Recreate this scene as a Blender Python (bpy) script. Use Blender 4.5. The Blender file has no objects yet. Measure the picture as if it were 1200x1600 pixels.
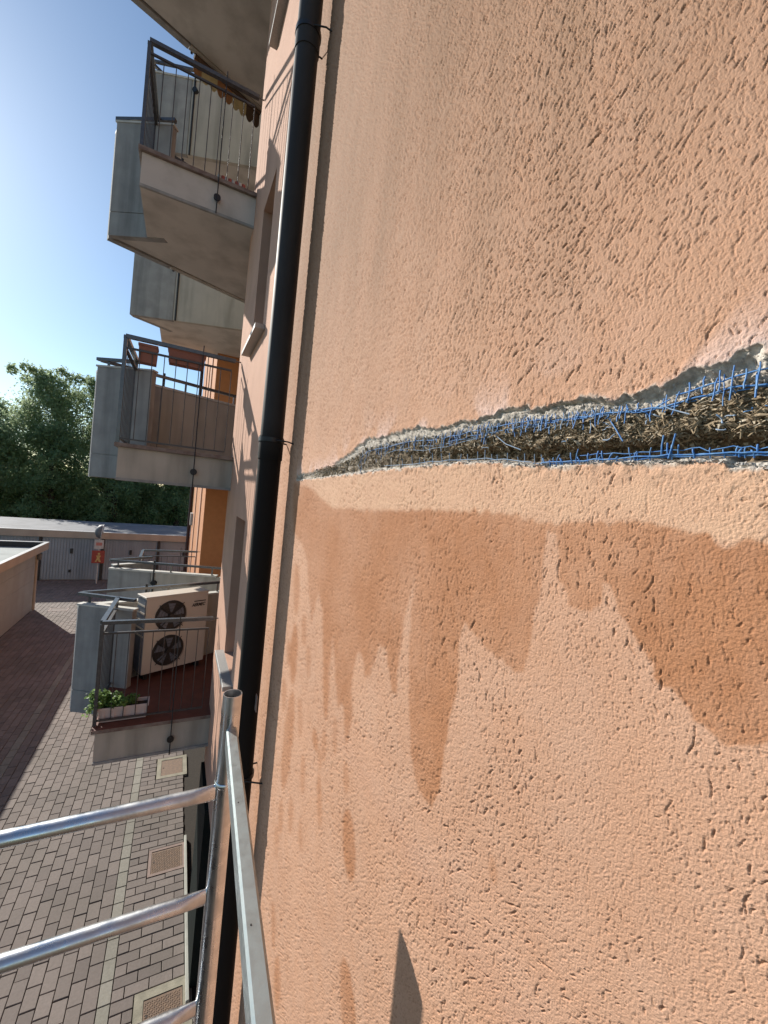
import bpy, math, random
import numpy as np
from mathutils import Vector, Matrix, noise as mnoise

random.seed(7)
sc = bpy.context.scene
col = sc.collection

# ------------------------------------------------------------------ camera
CAM = Vector((-0.55, 0.0, 5.7))
FPX = 630.7
yaw, pitch, roll = math.radians(26.885), math.radians(-1.397), math.radians(5.607)
fw = Vector((math.sin(yaw) * math.cos(pitch), math.cos(yaw) * math.cos(pitch), math.sin(pitch)))
rt0 = Vector((math.cos(yaw), -math.sin(yaw), 0))
up0 = rt0.cross(fw)
rt = rt0 * math.cos(roll) + up0 * math.sin(roll)
up = -rt0 * math.sin(roll) + up0 * math.cos(roll)
cd = bpy.data.cameras.new('camera')
cam = bpy.data.objects.new('camera', cd)
col.objects.link(cam)
M4 = Matrix((rt, up, -fw)).transposed().to_4x4()
M4.translation = CAM
cam.matrix_world = M4
cd.sensor_fit = 'HORIZONTAL'
cd.sensor_width = 36
cd.lens = 36 * FPX / 1200
cd.clip_start = 0.02
cd.clip_end = 3000
sc.camera = cam

# ------------------------------------------------------------------ light
SUN = Vector((-0.56, 1.0, 0.62)).normalized()          # towards the sun
world = bpy.data.worlds.new('World')
sc.world = world
world.use_nodes = True
wn = world.node_tree
for n in list(wn.nodes): wn.nodes.remove(n)
sky = wn.nodes.new('ShaderNodeTexSky')
sky.sky_type = 'NISHITA'
sky.sun_disc = False
sky.sun_elevation = math.asin(SUN.z)
sky.sun_rotation = math.atan2(SUN.x, SUN.y) % (2 * math.pi)
sky.altitude = 100
sky.air_density = 1.0
sky.dust_density = 0.3
sky.ozone_density = 1.0
bg = wn.nodes.new('ShaderNodeBackground')
bg.inputs['Strength'].default_value = 0.088
wo = wn.nodes.new('ShaderNodeOutputWorld')
tint = wn.nodes.new('ShaderNodeMix'); tint.data_type = 'RGBA'; tint.blend_type = 'MULTIPLY'; tint.inputs[0].default_value = 1
tint.inputs[7].default_value = (.84, .97, 1.05, 1)     # colour cast of the photograph's sky
wn.links.new(sky.outputs[0], tint.inputs[6])
wn.links.new(tint.outputs[2], bg.inputs['Color'])
wn.links.new(bg.outputs[0], wo.inputs['Surface'])
sd = bpy.data.lights.new('sun', 'SUN')
sd.energy = 4.6
sd.angle = math.radians(0.53)
sd.color = (1.0, 0.95, 0.87)
so = bpy.data.objects.new('sun', sd)
col.objects.link(so)
so.rotation_euler = SUN.to_track_quat('Z', 'Y').to_euler()
so.location = (-10, 15, 20)
vs = sc.view_settings
sc.display_settings.display_device = 'sRGB'
vs.view_transform = 'Standard'
vs.look = 'None'
vs.exposure = 0.55
vs.gamma = 1.0
vs.use_curve_mapping = False

# ------------------------------------------------------------------ helpers
class MB:
    """collects geometry, links it as ONE mesh object"""
    def __init__(s): s.v = []; s.f = []; s.mi = []; s.att = []; s.cur = 0; s.rnd = 0.0; s.sm = []; s.smooth = False
    def add(s, vs_, fs):
        o = len(s.v)
        s.v += [tuple(p) for p in vs_]
        for f in fs:
            s.f.append(tuple(i + o for i in f)); s.mi.append(s.cur); s.att.append(s.rnd); s.sm.append(s.smooth)
        return s
    def box(s, a, b, bev=0.0):
        x0, y0, z0 = a; x1, y1, z1 = b
        if x0 > x1: x0, x1 = x1, x0
        if y0 > y1: y0, y1 = y1, y0
        if z0 > z1: z0, z1 = z1, z0
        if bev <= 0:
            return s.add([(x0,y0,z0),(x1,y0,z0),(x1,y1,z0),(x0,y1,z0),(x0,y0,z1),(x1,y0,z1),(x1,y1,z1),(x0,y1,z1)],
                     [(0,3,2,1),(4,5,6,7),(0,1,5,4),(1,2,6,5),(2,3,7,6),(3,0,4,7)])
        b_ = bev
        P = [(x0,y0),(x1,y0),(x1,y1),(x0,y1)]
        Q = [(x0+b_,y0+b_),(x1-b_,y0+b_),(x1-b_,y1-b_),(x0+b_,y1-b_)]
        v = [(p[0],p[1],z0) for p in P] + [(p[0],p[1],z1-b_) for p in P] + [(p[0],p[1],z1) for p in Q]
        f = [(3,2,1,0),(8,9,10,11)]
        for i in range(4):
            j = (i+1) % 4
            f += [(i,j,4+j,4+i),(4+i,4+j,8+j,8+i)]
        return s.add(v, f)
    def obox(s, p0, p1, w, h, upv=(0,0,1)):
        """bar of rectangular section from p0 to p1; w across, h along upv"""
        p0 = Vector(p0); p1 = Vector(p1); d = (p1-p0).normalized(); u = Vector(upv)
        sd_ = d.cross(u).normalized(); u = sd_.cross(d).normalized()
        v = []
        for p in (p0, p1):
            for a, b in ((-1,-1),(1,-1),(1,1),(-1,1)):
                v.append(p + sd_*a*w/2 + u*b*h/2)
        return s.add(v, [(0,1,2,3),(7,6,5,4),(0,4,5,1),(1,5,6,2),(2,6,7,3),(3,7,4,0)])
    def tube(s, pts, r, n=10, cap=True):
        pts = [Vector(p) for p in pts]
        rs = r if isinstance(r, (list, tuple)) else [r]*len(pts)
        rings = []; ref = None
        for i, p in enumerate(pts):
            d = (pts[min(i+1,len(pts)-1)] - pts[max(i-1,0)]).normalized()
            if ref is None:
                ref = Vector((0,0,1)) if abs(d.z) < .9 else Vector((1,0,0))
            a = d.cross(ref).normalized(); b = a.cross(d).normalized(); ref = b if abs(b.dot(d)) < .9 else ref
            rings.append([p + (a*math.cos(2*math.pi*k/n) + b*math.sin(2*math.pi*k/n))*rs[i] for k in range(n)])
        v = [q for r_ in rings for q in r_]; f = []
        for i in range(len(rings)-1):
            for k in range(n):
                k2 = (k+1) % n
                f.append((i*n+k, i*n+k2, (i+1)*n+k2, (i+1)*n+k))
        sm = s.smooth; s.smooth = True; o = len(s.v); s.add(v, f); s.smooth = False
        if cap:
            s.add(rings[0], [tuple(range(n))[::-1]]); s.add(rings[-1], [tuple(range(n))])
        s.smooth = sm
        return s
    def prism(s, poly, z0, z1):
        n = len(poly)
        A = sum(poly[i][0]*poly[(i+1)%n][1]-poly[(i+1)%n][0]*poly[i][1] for i in range(n))
        if A < 0: poly = poly[::-1]
        v = [(x,y,z0) for x,y in poly] + [(x,y,z1) for x,y in poly]
        f = [tuple(range(n))[::-1], tuple(range(n,2*n))] + [(i,(i+1)%n,n+(i+1)%n,n+i) for i in range(n)]
        return s.add(v, f)
    def wallseg(s, a, b, t, z0, z1):
        """vertical slab of thickness t centred on plan line a-b"""
        a = Vector((a[0],a[1],0)); b = Vector((b[0],b[1],0)); d = (b-a).normalized(); n = Vector((-d.y,d.x,0))*t/2
        return s.prism([tuple((a+n)[:2]), tuple((b+n)[:2]), tuple((b-n)[:2]), tuple((a-n)[:2])], z0, z1)
    def mesh(s, name, mats):
        m = bpy.data.meshes.new(name)
        m.from_pydata(s.v, [], s.f)
        for mm in (mats if isinstance(mats, (list,tuple)) else [mats]): m.materials.append(mm)
        m.polygons.foreach_set('material_index', s.mi)
        m.polygons.foreach_set('use_smooth', s.sm)
        a = m.attributes.new('rnd', 'FLOAT', 'FACE'); a.data.foreach_set('value', s.att)
        m.update()
        return m
    def build(s, name, mats, parent=None):
        return link(name, s.mesh(name, mats), parent)

def link(name, me, parent=None):
    o = bpy.data.objects.new(name, me); col.objects.link(o)
    if parent: o.parent = parent
    return o
def empty(name, parent=None, loc=(0,0,0)):
    o = bpy.data.objects.new(name, None); o.empty_display_size = .2
    col.objects.link(o); o.location = loc
    if parent: o.parent = parent
    return o
def tag(o, label=None, cat=None, group=None, kind=None):
    if label: o['label'] = label
    if cat: o['category'] = cat
    if group: o['group'] = group
    if kind: o['kind'] = kind
    return o

# ------------------------------------------------------------------ materials
def nn(t, typ, **kw):
    n = t.nodes.new(typ)
    for k, v in kw.items():
        if k in n.inputs: n.inputs[k].default_value = v
        else: setattr(n, k, v)
    return n
def new_mat(name):
    m = bpy.data.materials.new(name); m.use_nodes = True
    t = m.node_tree; b = t.nodes['Principled BSDF']
    return m, t, b
def coords(t, obj_space=False):
    if obj_space: return nn(t, 'ShaderNodeTexCoord').outputs['Object']
    return nn(t, 'ShaderNodeNewGeometry').outputs['Position']
def mixc(t, fac, a, b, mode='MIX'):
    m = t.nodes.new('ShaderNodeMix'); m.data_type = 'RGBA'; m.blend_type = mode
    for s_, v in (('Factor', fac),):
        if isinstance(v, (int,float)): m.inputs[0].default_value = v
        else: t.links.new(v, m.inputs[0])
    for i, v in ((6,a),(7,b)):
        if isinstance(v, tuple): m.inputs[i].default_value = (*v[:3],1)
        else: t.links.new(v, m.inputs[i])
    return m.outputs[2]
def noise(t, pos, scale, detail=4, rough=.55, stretch=None, lo=.35, hi=.65):
    if stretch:
        mp = nn(t, 'ShaderNodeMapping'); mp.inputs['Scale'].default_value = stretch
        t.links.new(pos, mp.inputs['Vector']); pos = mp.outputs[0]
    n = nn(t, 'ShaderNodeTexNoise', Scale=scale, Detail=detail, Roughness=rough)
    t.links.new(pos, n.inputs['Vector'])
    r = nn(t, 'ShaderNodeMapRange'); r.inputs['From Min'].default_value = lo; r.inputs['From Max'].default_value = hi
    t.links.new(n.outputs['Fac'], r.inputs['Value'])
    return r.outputs[0], n.outputs['Fac']
def std(name, c1, c2=None, scale=8, rough=.8, bump=0.0, bscale=60, metal=0, dirt=None, dscale=1.5, dstretch=(1,1,.25), spec=.5, damt=.6):
    m, t, b = new_mat(name)
    p = coords(t)
    c2 = c2 or tuple(x*.75 for x in c1)
    f, _ = noise(t, p, scale)
    c = mixc(t, f, c1, c2)
    if dirt:
        f2, _ = noise(t, p, dscale, detail=6, stretch=dstretch, lo=.45, hi=.7)
        mm = nn(t, 'ShaderNodeMath', operation='MULTIPLY'); t.links.new(f2, mm.inputs[0]); mm.inputs[1].default_value = damt
        c = mixc(t, mm.outputs[0], c, dirt)
    t.links.new(c, b.inputs['Base Color'])
    b.inputs['Roughness'].default_value = rough
    b.inputs['Metallic'].default_value = metal
    b.inputs['Specular IOR Level'].default_value = spec
    if bump:
        _, h = noise(t, p, bscale, detail=5, rough=.65)
        bp = nn(t, 'ShaderNodeBump', Strength=bump); bp.inputs['Distance'].default_value = .01
        t.links.new(h, bp.inputs['Height']); t.links.new(bp.outputs[0], b.inputs['Normal'])
    return m

def attr(t, name):
    a = nn(t, 'ShaderNodeAttribute'); a.attribute_name = name
    return a.outputs['Fac']
def stucco_material():
    m, t, b = new_mat('orange_stucco')
    p = coords(t)
    f1, _ = noise(t, p, 2.2, detail=5)
    c = mixc(t, f1, (.60,.342,.218), (.545,.306,.193))
    f2, _ = noise(t, p, 9, detail=5, lo=.4, hi=.7)
    m2 = nn(t, 'ShaderNodeMath', operation='MULTIPLY'); t.links.new(f2, m2.inputs[0]); m2.inputs[1].default_value = .35
    c = mixc(t, m2.outputs[0], c, (.60,.385,.275))
    # grey green weather streaks high on the wall
    f3, _ = noise(t, p, 3.0, detail=6, stretch=(1,2.2,.35), lo=.42, hi=.72)
    g = nn(t, 'ShaderNodeSeparateXYZ'); t.links.new(p, g.inputs[0])
    r = nn(t, 'ShaderNodeMapRange'); r.inputs['From Min'].default_value = 5.85; r.inputs['From Max'].default_value = 6.9
    r.inputs['To Max'].default_value = .9
    t.links.new(g.outputs['Z'], r.inputs['Value'])
    m3 = nn(t, 'ShaderNodeMath', operation='MULTIPLY'); t.links.new(f3, m3.inputs[0]); t.links.new(r.outputs[0], m3.inputs[1])
    c = mixc(t, m3.outputs[0], c, (.27,.165,.10))
    m3b = nn(t, 'ShaderNodeMath', operation='MULTIPLY'); t.links.new(r.outputs[0], m3b.inputs[0]); m3b.inputs[1].default_value = .85
    c = mixc(t, m3b.outputs[0], c, (.31,.178,.105))
    c = mixc(t, attr(t, 'pinkish'), c, (.72,.53,.46))
    c = mixc(t, attr(t, 'pale'), c, (.66,.41,.265))
    fw_, _ = noise(t, p, 14, detail=4, lo=.3, hi=.7)
    wetc = mixc(t, fw_, (.46,.215,.108), (.405,.182,.088))
    c = mixc(t, attr(t, 'wet'), c, wetc)
    fm, _ = noise(t, p, 120, detail=5, lo=.35, hi=.65)
    mort = mixc(t, fm, (.65,.59,.51), (.40,.345,.285))
    c = mixc(t, attr(t, 'mortar'), c, mort)
    fb, _ = noise(t, p, 170, detail=5, lo=.35, hi=.62)
    brown = mixc(t, fb, (.27,.19,.11), (.10,.068,.042))
    c = mixc(t, attr(t, 'brown'), c, brown)
    # darker red brown tone in the grooves
    c = mixc(t, attr(t, 'groove'), c, (.30,.135,.065))
    t.links.new(c, b.inputs['Base Color'])
    b.inputs['Roughness'].default_value = .92
    b.inputs['Specular IOR Level'].default_value = .25
    _, h1 = noise(t, p, 330, detail=3, rough=.6)
    bp = nn(t, 'ShaderNodeBump', Strength=.55); bp.inputs['Distance'].default_value = .0022
    t.links.new(h1, bp.inputs['Height'])
    _, h2 = noise(t, p, 105, detail=4, rough=.7, stretch=(1,1.2,.6))
    inv = nn(t, 'ShaderNodeMath', operation='SUBTRACT'); inv.inputs[0].default_value = 1; t.links.new(attr(t, 'dense'), inv.inputs[1])
    b2 = nn(t, 'ShaderNodeBump', Strength=1.0); b2.inputs['Distance'].default_value = .007
    hm = nn(t, 'ShaderNodeMath', operation='MULTIPLY'); t.links.new(h2, hm.inputs[0]); t.links.new(inv.outputs[0], hm.inputs[1])
    t.links.new(hm.outputs[0], b2.inputs['Height']); t.links.new(bp.outputs[0], b2.inputs['Normal']); bp = b2
    t.links.new(bp.outputs[0], b.inputs['Normal'])
    return m

def facade_material():
    m, t, b = new_mat('facade_stucco')
    p = coords(t)
    f1, _ = noise(t, p, 3, detail=5)
    c = mixc(t, f1, (.60,.36,.255), (.54,.32,.225))
    t.links.new(c, b.inputs['Base Color']); b.inputs['Roughness'].default_value = .92
    b.inputs['Specular IOR Level'].default_value = .25
    _, h1 = noise(t, p, 130, detail=4, rough=.6, stretch=(1,1,.55))
    bp = nn(t, 'ShaderNodeBump', Strength=.7); bp.inputs['Distance'].default_value = .004
    t.links.new(h1, bp.inputs['Height']); t.links.new(bp.outputs[0], b.inputs['Normal'])
    return m

def paver_material(name, a, b_, c_):
    m, t, b = new_mat(name)
    p = coords(t)
    oi = nn(t, 'ShaderNodeObjectInfo')
    ad = nn(t, 'ShaderNodeMath', operation='ADD'); t.links.new(oi.outputs['Random'], ad.inputs[0]); t.links.new(attr(t, 'rnd'), ad.inputs[1])
    fr = nn(t, 'ShaderNodeMath', operation='FRACT'); t.links.new(ad.outputs[0], fr.inputs[0])
    cr = nn(t, 'ShaderNodeValToRGB')
    cr.color_ramp.elements[0].color = (*a,1); cr.color_ramp.elements[1].color = (*b_,1)
    e = cr.color_ramp.elements.new(.5); e.color = (*c_,1)
    t.links.new(fr.outputs[0], cr.inputs[0])
    f, _ = noise(t, p, 35, detail=6, lo=.3, hi=.7)
    mm = nn(t, 'ShaderNodeMath', operation='MULTIPLY'); t.links.new(f, mm.inputs[0]); mm.inputs[1].default_value = .3
    c = mixc(t, mm.outputs[0], cr.outputs[0], (.10,.08,.065))
    f2, _ = noise(t, p, .9, detail=6, lo=.45, hi=.72)
    m2 = nn(t, 'ShaderNodeMath', operation='MULTIPLY'); t.links.new(f2, m2.inputs[0]); m2.inputs[1].default_value = .45
    c = mixc(t, m2.outputs[0], c, (.12,.105,.08))
    t.links.new(c, b.inputs['Base Color']); b.inputs['Roughness'].default_value = .85
    _, h = noise(t, p, 220, detail=4)
    bp = nn(t, 'ShaderNodeBump', Strength=.5); bp.inputs['Distance'].default_value = .003
    t.links.new(h, bp.inputs['Height']); t.links.new(bp.outputs[0], b.inputs['Normal'])
    return m

def rnd_ramp(name, cols, rough=.8, use_obj=True, translucent=0, bump=0):
    m, t, b = new_mat(name)
    oi = nn(t, 'ShaderNodeObjectInfo')
    ad = nn(t, 'ShaderNodeMath', operation='ADD'); t.links.new(oi.outputs['Random'], ad.inputs[0]); t.links.new(attr(t, 'rnd'), ad.inputs[1])
    fr = nn(t, 'ShaderNodeMath', operation='FRACT'); t.links.new((ad if use_obj else ad).outputs[0], fr.inputs[0])
    cr = nn(t, 'ShaderNodeValToRGB'); els = cr.color_ramp.elements
    els[0].color = (*cols[0],1); els[1].color = (*cols[-1],1)
    for i, c_ in enumerate(cols[1:-1]):
        e = els.new((i+1)/(len(cols)-1)); e.color = (*c_,1)
    t.links.new((fr.outputs[0] if use_obj else attr(t, 'rnd')), cr.inputs[0])
    t.links.new(cr.outputs[0], b.inputs['Base Color']); b.inputs['Roughness'].default_value = rough
    if translucent:
        tr = nn(t, 'ShaderNodeBsdfTranslucent')
        g = nn(t, 'ShaderNodeGamma'); g.inputs[1].default_value = .55
        t.links.new(cr.outputs[0], g.inputs[0]); t.links.new(g.outputs[0], tr.inputs[0])
        mx = nn(t, 'ShaderNodeMixShader'); mx.inputs[0].default_value = translucent
        t.links.new(b.outputs[0], mx.inputs[1]); t.links.new(tr.outputs[0], mx.inputs[2])
        t.links.new(mx.outputs[0], t.nodes['Material Output'].inputs['Surface'])
    return m

MAT = {}
MAT['stucco'] = stucco_material()
MAT['facade'] = facade_material()
MAT['orange'] = std('orange_wall', (.55,.235,.095), (.50,.21,.085), rough=.9, bump=.3, bscale=90)
MAT['panelgrey'] = std('raw_concrete', (.38,.37,.35), (.31,.30,.285), scale=5, rough=.9, bump=.3, bscale=40, dirt=(.13,.13,.125), damt=.55, dstretch=(4,4,.3))
MAT['panelpaint'] = std('painted_concrete', (.50,.455,.385), (.44,.40,.34), scale=3, rough=.85, bump=.15, bscale=50, dirt=(.22,.205,.17), damt=.65, dstretch=(3,3,.35))
MAT['soffit'] = std('soffit_paint', (.62,.575,.52), (.57,.53,.48), scale=2, rough=.9, dirt=(.27,.245,.21), damt=.55, dstretch=(1,1,1), dscale=2.5)
MAT['coping'] = std('pale_coping', (.62,.60,.54), (.5,.48,.43), rough=.7)
MAT['edge'] = std('slab_edge_tile', (.16,.11,.09), (.26,.21,.18), scale=12, rough=.7, bump=.3)
MAT['redfloor'] = std('red_floor_tile', (.17,.055,.035), (.13,.045,.03), scale=6, rough=.55)
MAT['rail'] = std('painted_steel_rail', (.085,.085,.088), (.06,.06,.062), scale=20, rough=.27, spec=.9)
MAT['railbar'] = std('baluster_steel', (.075,.068,.065), (.05,.045,.043), scale=20, rough=.4, spec=.6)
MAT['stone'] = std('granite_sill', (.40,.38,.35), (.28,.27,.255), scale=140, rough=.5, bump=.1)
MAT['frame'] = std('window_frame_brown', (.07,.035,.02), rough=.4)
MAT['green'] = std('dark_green_paint', (.014,.021,.019), (.010,.015,.014), scale=4, rough=.8, spec=.15)
MAT['curb'] = std('concrete_curb', (.46,.46,.40), (.38,.38,.33), scale=10, rough=.9, bump=.3)
MAT['beige'] = std('beige_render', (.37,.375,.35), (.335,.34,.315), scale=3, rough=.9, dirt=(.25,.2,.15), damt=.3, bump=.1)
MAT['fascia'] = std('fascia_beige', (.44,.37,.30), (.40,.34,.27), scale=3, rough=.85, dirt=(.25,.21,.17), damt=.35)
MAT['roofmem'] = std('roof_membrane', (.30,.33,.31), (.25,.28,.265), scale=1.2, rough=.8, dirt=(.16,.17,.16), dstretch=(1,1,1))
MAT['roofslab'] = std('roof_slate_coating', (.20,.205,.215), (.15,.155,.165), scale=.8, rough=.8, dirt=(.09,.09,.095), dstretch=(1,1,1))
MAT['metaltrim'] = std('white_metal_flashing', (.75,.75,.72), rough=.35)
MAT['door'] = std('blue_grey_steel_door', (.30,.345,.385), (.27,.315,.355), scale=2, rough=.55, dirt=(.14,.165,.19), damt=.5)
MAT['black'] = std('black_plastic', (.015,.015,.016), rough=.45)
MAT['darkpost'] = std('dark_post', (.035,.032,.030), rough=.6)
MAT['acwhite'] = std('ac_cream_enamel', (.68,.58,.47), (.64,.545,.44), scale=3, rough=.45)
MAT['acside'] = std('ac_side_grille', (.20,.21,.24), rough=.6)
MAT['fan'] = std('fan_dark', (.05,.042,.036), (.035,.03,.026), rough=.5)
MAT['terracotta'] = std('terracotta_plastic', (.30,.125,.085), (.25,.10,.07), rough=.65)
MAT['planter'] = std('pale_pink_planter', (.62,.51,.47), (.56,.46,.42), scale=14, rough=.7)
MAT['soil'] = std('potting_soil', (.05,.035,.025), scale=60, rough=1)
MAT['leaf'] = rnd_ramp('plant_leaf', [(.05,.11,.02),(.09,.18,.03),(.15,.26,.05)], .5, False, .35)
MAT['treeleaf'] = rnd_ramp('tree_leaf', [(.085,.145,.055),(.12,.19,.07),(.165,.24,.09),(.21,.29,.11)], .55, False, .58)
MAT['treeleaf2'] = rnd_ramp('tree_leaf_pale', [(.115,.175,.07),(.17,.24,.095),(.22,.30,.12),(.27,.35,.15)], .5, False, .58)
MAT['bark'] = std('tree_bark', (.09,.07,.055), (.05,.04,.03), rough=.95)
MAT['paver'] = paver_material('brown_paver', (.262,.218,.192), (.182,.151,.134), (.226,.188,.165))
MAT['paverpale'] = paver_material('pale_strip_paver', (.33,.31,.26), (.27,.255,.21), (.30,.285,.235))
MAT['joint'] = std('joint_sand', (.055,.045,.035), (.04,.033,.026), scale=30, rough=1)
MAT['terrain'] = std('dry_earth', (.12,.11,.07), (.07,.09,.04), scale=.3, rough=1)
MAT['rust'] = std('rusty_cover_plate', (.24,.155,.10), (.17,.115,.08), scale=25, rough=.75, bump=.3)
MAT['covframe'] = std('pale_mortar_frame', (.36,.33,.25), (.25,.23,.175), scale=7, rough=.9, bump=.3)
MAT['covframe2'] = std('pinkish_metal_frame', (.30,.215,.18), (.24,.17,.14), scale=18, rough=.75)
MAT['signred'] = std('sign_red', (.36,.06,.04), rough=.5)
MAT['signyellow'] = std('sign_yellow', (.60,.45,.16), rough=.5)
MAT['signpink'] = std('sign_faded_red', (.55,.22,.18), rough=.6)
MAT['signwhite'] = std('sign_white', (.55,.55,.53), rough=.55)
MAT['mirrorback'] = std('mirror_grey_housing', (.16,.165,.17), rough=.6)
MAT['brownpipe'] = std('brown_downpipe', (.06,.025,.022), rough=.5)
MAT['awn0'] = std('awning_orange', (.42,.20,.09), rough=.9)
MAT['awn1'] = std('awning_cream', (.62,.50,.27), rough=.9)
MAT['awn2'] = std('awning_brown', (.12,.075,.05), rough=.9)
MAT['clothred'] = std('cloth_red', (.45,.12,.09), rough=.95)
MAT['clothwhite'] = std('cloth_white', (.6,.6,.57), rough=.95)
MAT['chip'] = rnd_ramp('wood_chip', [(.13,.09,.052),(.25,.18,.105),(.36,.27,.165),(.50,.42,.31)], .85, False)
MAT['blue'] = std('blue_fibre_mesh', (.030,.16,.46), (.12,.27,.48), scale=140, rough=.6)
MAT['bluedusty'] = std('dusty_fibre_mesh', (.16,.27,.42), (.36,.40,.45), scale=160, rough=.8)

def chrome(name, base, r0, r1, sc_=14):
    m, t, b = new_mat(name)
    p = coords(t)
    f, h = noise(t, p, sc_, detail=6)
    c = mixc(t, f, base, tuple(x*.72 for x in base))
    t.links.new(c, b.inputs['Base Color']); b.inputs['Metallic'].default_value = 1
    mr = nn(t, 'ShaderNodeMapRange'); mr.inputs['To Min'].default_value = r0; mr.inputs['To Max'].default_value = r1
    t.links.new(f, mr.inputs['Value']); t.links.new(mr.outputs[0], b.inputs['Roughness'])
    _, h2 = noise(t, p, 60, detail=4)
    bp = nn(t, 'ShaderNodeBump', Strength=.12); bp.inputs['Distance'].default_value = .002
    t.links.new(h2, bp.inputs['Height']); t.links.new(bp.outputs[0], b.inputs['Normal'])
    return m
MAT['zinc'] = chrome('galvanised_steel', (.78,.79,.80), .22, .42)
MAT['zincdull'] = chrome('dull_galvanised_steel', (.36,.40,.40), .32, .55, 38)
MAT['zincdull'].node_tree.nodes['Principled BSDF'].inputs['Metallic'].default_value = .65
def glass_dark():
    m, t, b = new_mat('window_glass')
    b.inputs['Base Color'].default_value = (.02,.025,.03,1); b.inputs['Roughness'].default_value = .04
    b.inputs['Specular IOR Level'].default_value = .8
    return m
MAT['glass'] = glass_dark()
def pipe_mat():
    m, t, b = new_mat('dark_downpipe')
    p = coords(t)
    f, _ = noise(t, p, 5, detail=5, stretch=(1,1,.3), lo=.4, hi=.6)
    g = nn(t, 'ShaderNodeSeparateXYZ'); t.links.new(p, g.inputs[0])
    r = nn(t, 'ShaderNodeMapRange'); r.inputs['From Min'].default_value = 5.9; r.inputs['From Max'].default_value = 6.1
    t.links.new(g.outputs['Z'], r.inputs['Value'])
    c = mixc(t, f, (.048,.045,.043), (.033,.031,.030))
    c = mixc(t, r.outputs[0], (.012,.011,.010), c)
    t.links.new(c, b.inputs['Base Color'])
    mr = nn(t, 'ShaderNodeMapRange'); mr.inputs['To Min'].default_value = .85; mr.inputs['To Max'].default_value = .62; b.inputs['Specular IOR Level'].default_value = .22
    t.links.new(r.outputs[0], mr.inputs['Value']); t.links.new(mr.outputs[0], b.inputs['Roughness'])
    return m
MAT['pipe'] = pipe_mat()

# ------------------------------------------------------------------ pixel -> world (photo coordinates, used to read positions off the survey photo)
def ray(px, py):
    return rt*((px-600)/FPX) - up*((py-800)/FPX) + fw
def on_wall(px, py, x=0.0):
    d = ray(px, py); k = (x-CAM.x)/d.x
    p = CAM + d*k
    return (p.y, p.z)

# ------------------------------------------------------------------ ground
terrain = MB().box((-400,-400,-1.2), (400,400,-.10)).build('terrain', MAT['terrain'])
tag(terrain, kind='structure')
paving = MB().box((-22,-6,-.099), (9,33,-.030)).build('courtyard_paving', MAT['joint'])
tag(paving, 'brown concrete block paving of the courtyard below the scaffold', kind='structure')

MH = [(-.58,4.36,-.005,4.87), (-.56,6.34,-.055,6.82), (-.55,8.48,-.01,9.12), (-4.95,20.3,-4.3,20.75)]
def subtract(r, h):
    x0,y0,x1,y1 = r; a,b,c,d = h
    if x0 >= c or x1 <= a or y0 >= d or y1 <= b: return [r]
    o = []
    if x0 < a: o.append((x0,y0,a,y1))
    if x1 > c: o.append((c,y0,x1,y1))
    m0, m1 = max(x0,a), min(x1,c)
    if y0 < b: o.append((m0,y0,m1,b))
    if y1 > d: o.append((m0,d,m1,y1))
    return o
bricks = []                       # (cx, cy, lx, ly, pale)
GAP = .007
XS, XW = -.80, -.926              # edges of the pale strip
def clip_add(x0,y0,x1,y1,pale):
    if x1-x0 < .03 or y1-y0 < .03: return
    rs = [(x0,y0,x1,y1)]
    for h in MH+[(-.075,4.55,2,40)]:
        rs = [q for r in rs for q in subtract(r, h)]
    for a,b,c,d in rs:
        if c-a < .025 or d-b < .025: continue
        bricks.append(((a+c)/2,(b+d)/2,c-a-GAP,d-b-GAP,pale))
y = 2.0
while y < 27: clip_add(XW, y, XS, y+.24, 1); y += .24
r_ = 0; y = 2.0                   # band between the strip and the wall: long side across
while y < 27:
    x = XS - (.12 if r_ % 2 else 0)
    lim = -.06 if y > 4.66 else 1.4
    while x < lim:
        clip_add(max(x,XS), y, min(x+.24, lim), y+.125, 0); x += .24
    y += .125; r_ += 1
k = 0; x = XW                     # main field: long side along the building
PW = .1425
while x > -7:
    pale = 1 if k == 15 else 0
    yy = 2.0 - (.12 if k % 2 else 0)
    xa, xb = x-PW, x
    while yy < 27:
        if not (xa < -5.5 and 2 < yy < 20.6): clip_add(xa, yy, xb, yy+.24, pale)
        yy += .24
    x -= PW; k += 1
def cam_px(P):
    v = Vector(P)-CAM; z = v.dot(fw)
    if z <= .05: return (-999,-999,1e9)
    return (600+FPX*v.dot(rt)/z, 800-FPX*v.dot(up)/z, z)
def seen(b):
    X, Y, z = cam_px((b[0],b[1],0))
    if not (-10 < X < 345 and Y < 1610): return 0
    if X > 335-(Y-1200)*.09 : return 0
    if 112 < X < 335 and 905 < Y < 1115: return 0
    if 142 < X < 330 and Y < 1195: return 0
    return 1/z
rng = random.Random(3)
order = sorted(range(len(bricks)), key=lambda i: -seen(bricks[i]))
near = set(i for i in order[:296] if seen(bricks[i]) > 0)
cache = {}
rest = [MB(), MB()]
for i, (cx,cy,lx,ly,pale) in enumerate(bricks):
    dz = rng.uniform(-.004,.004)
    if i in near:
        key = (round(lx,2), round(ly,2), pale)
        if key not in cache:
            cache[key] = MB().box((-lx/2,-ly/2,-.05),(lx/2,ly/2,0),.005).mesh('paver', MAT['paverpale' if pale else 'paver'])
        o = link('paver', cache[key], paving)
        o.location = (cx,cy,dz); o.rotation_euler = (rng.uniform(-.014,.014), rng.uniform(-.012,.012), rng.uniform(-.010,.010))
    else:
        R_ = rest[pale]; R_.rnd = rng.random()
        R_.box((cx-lx/2,cy-ly/2,-.05),(cx+lx/2,cy+ly/2,dz),.004)
rr = MB(); 
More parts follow.
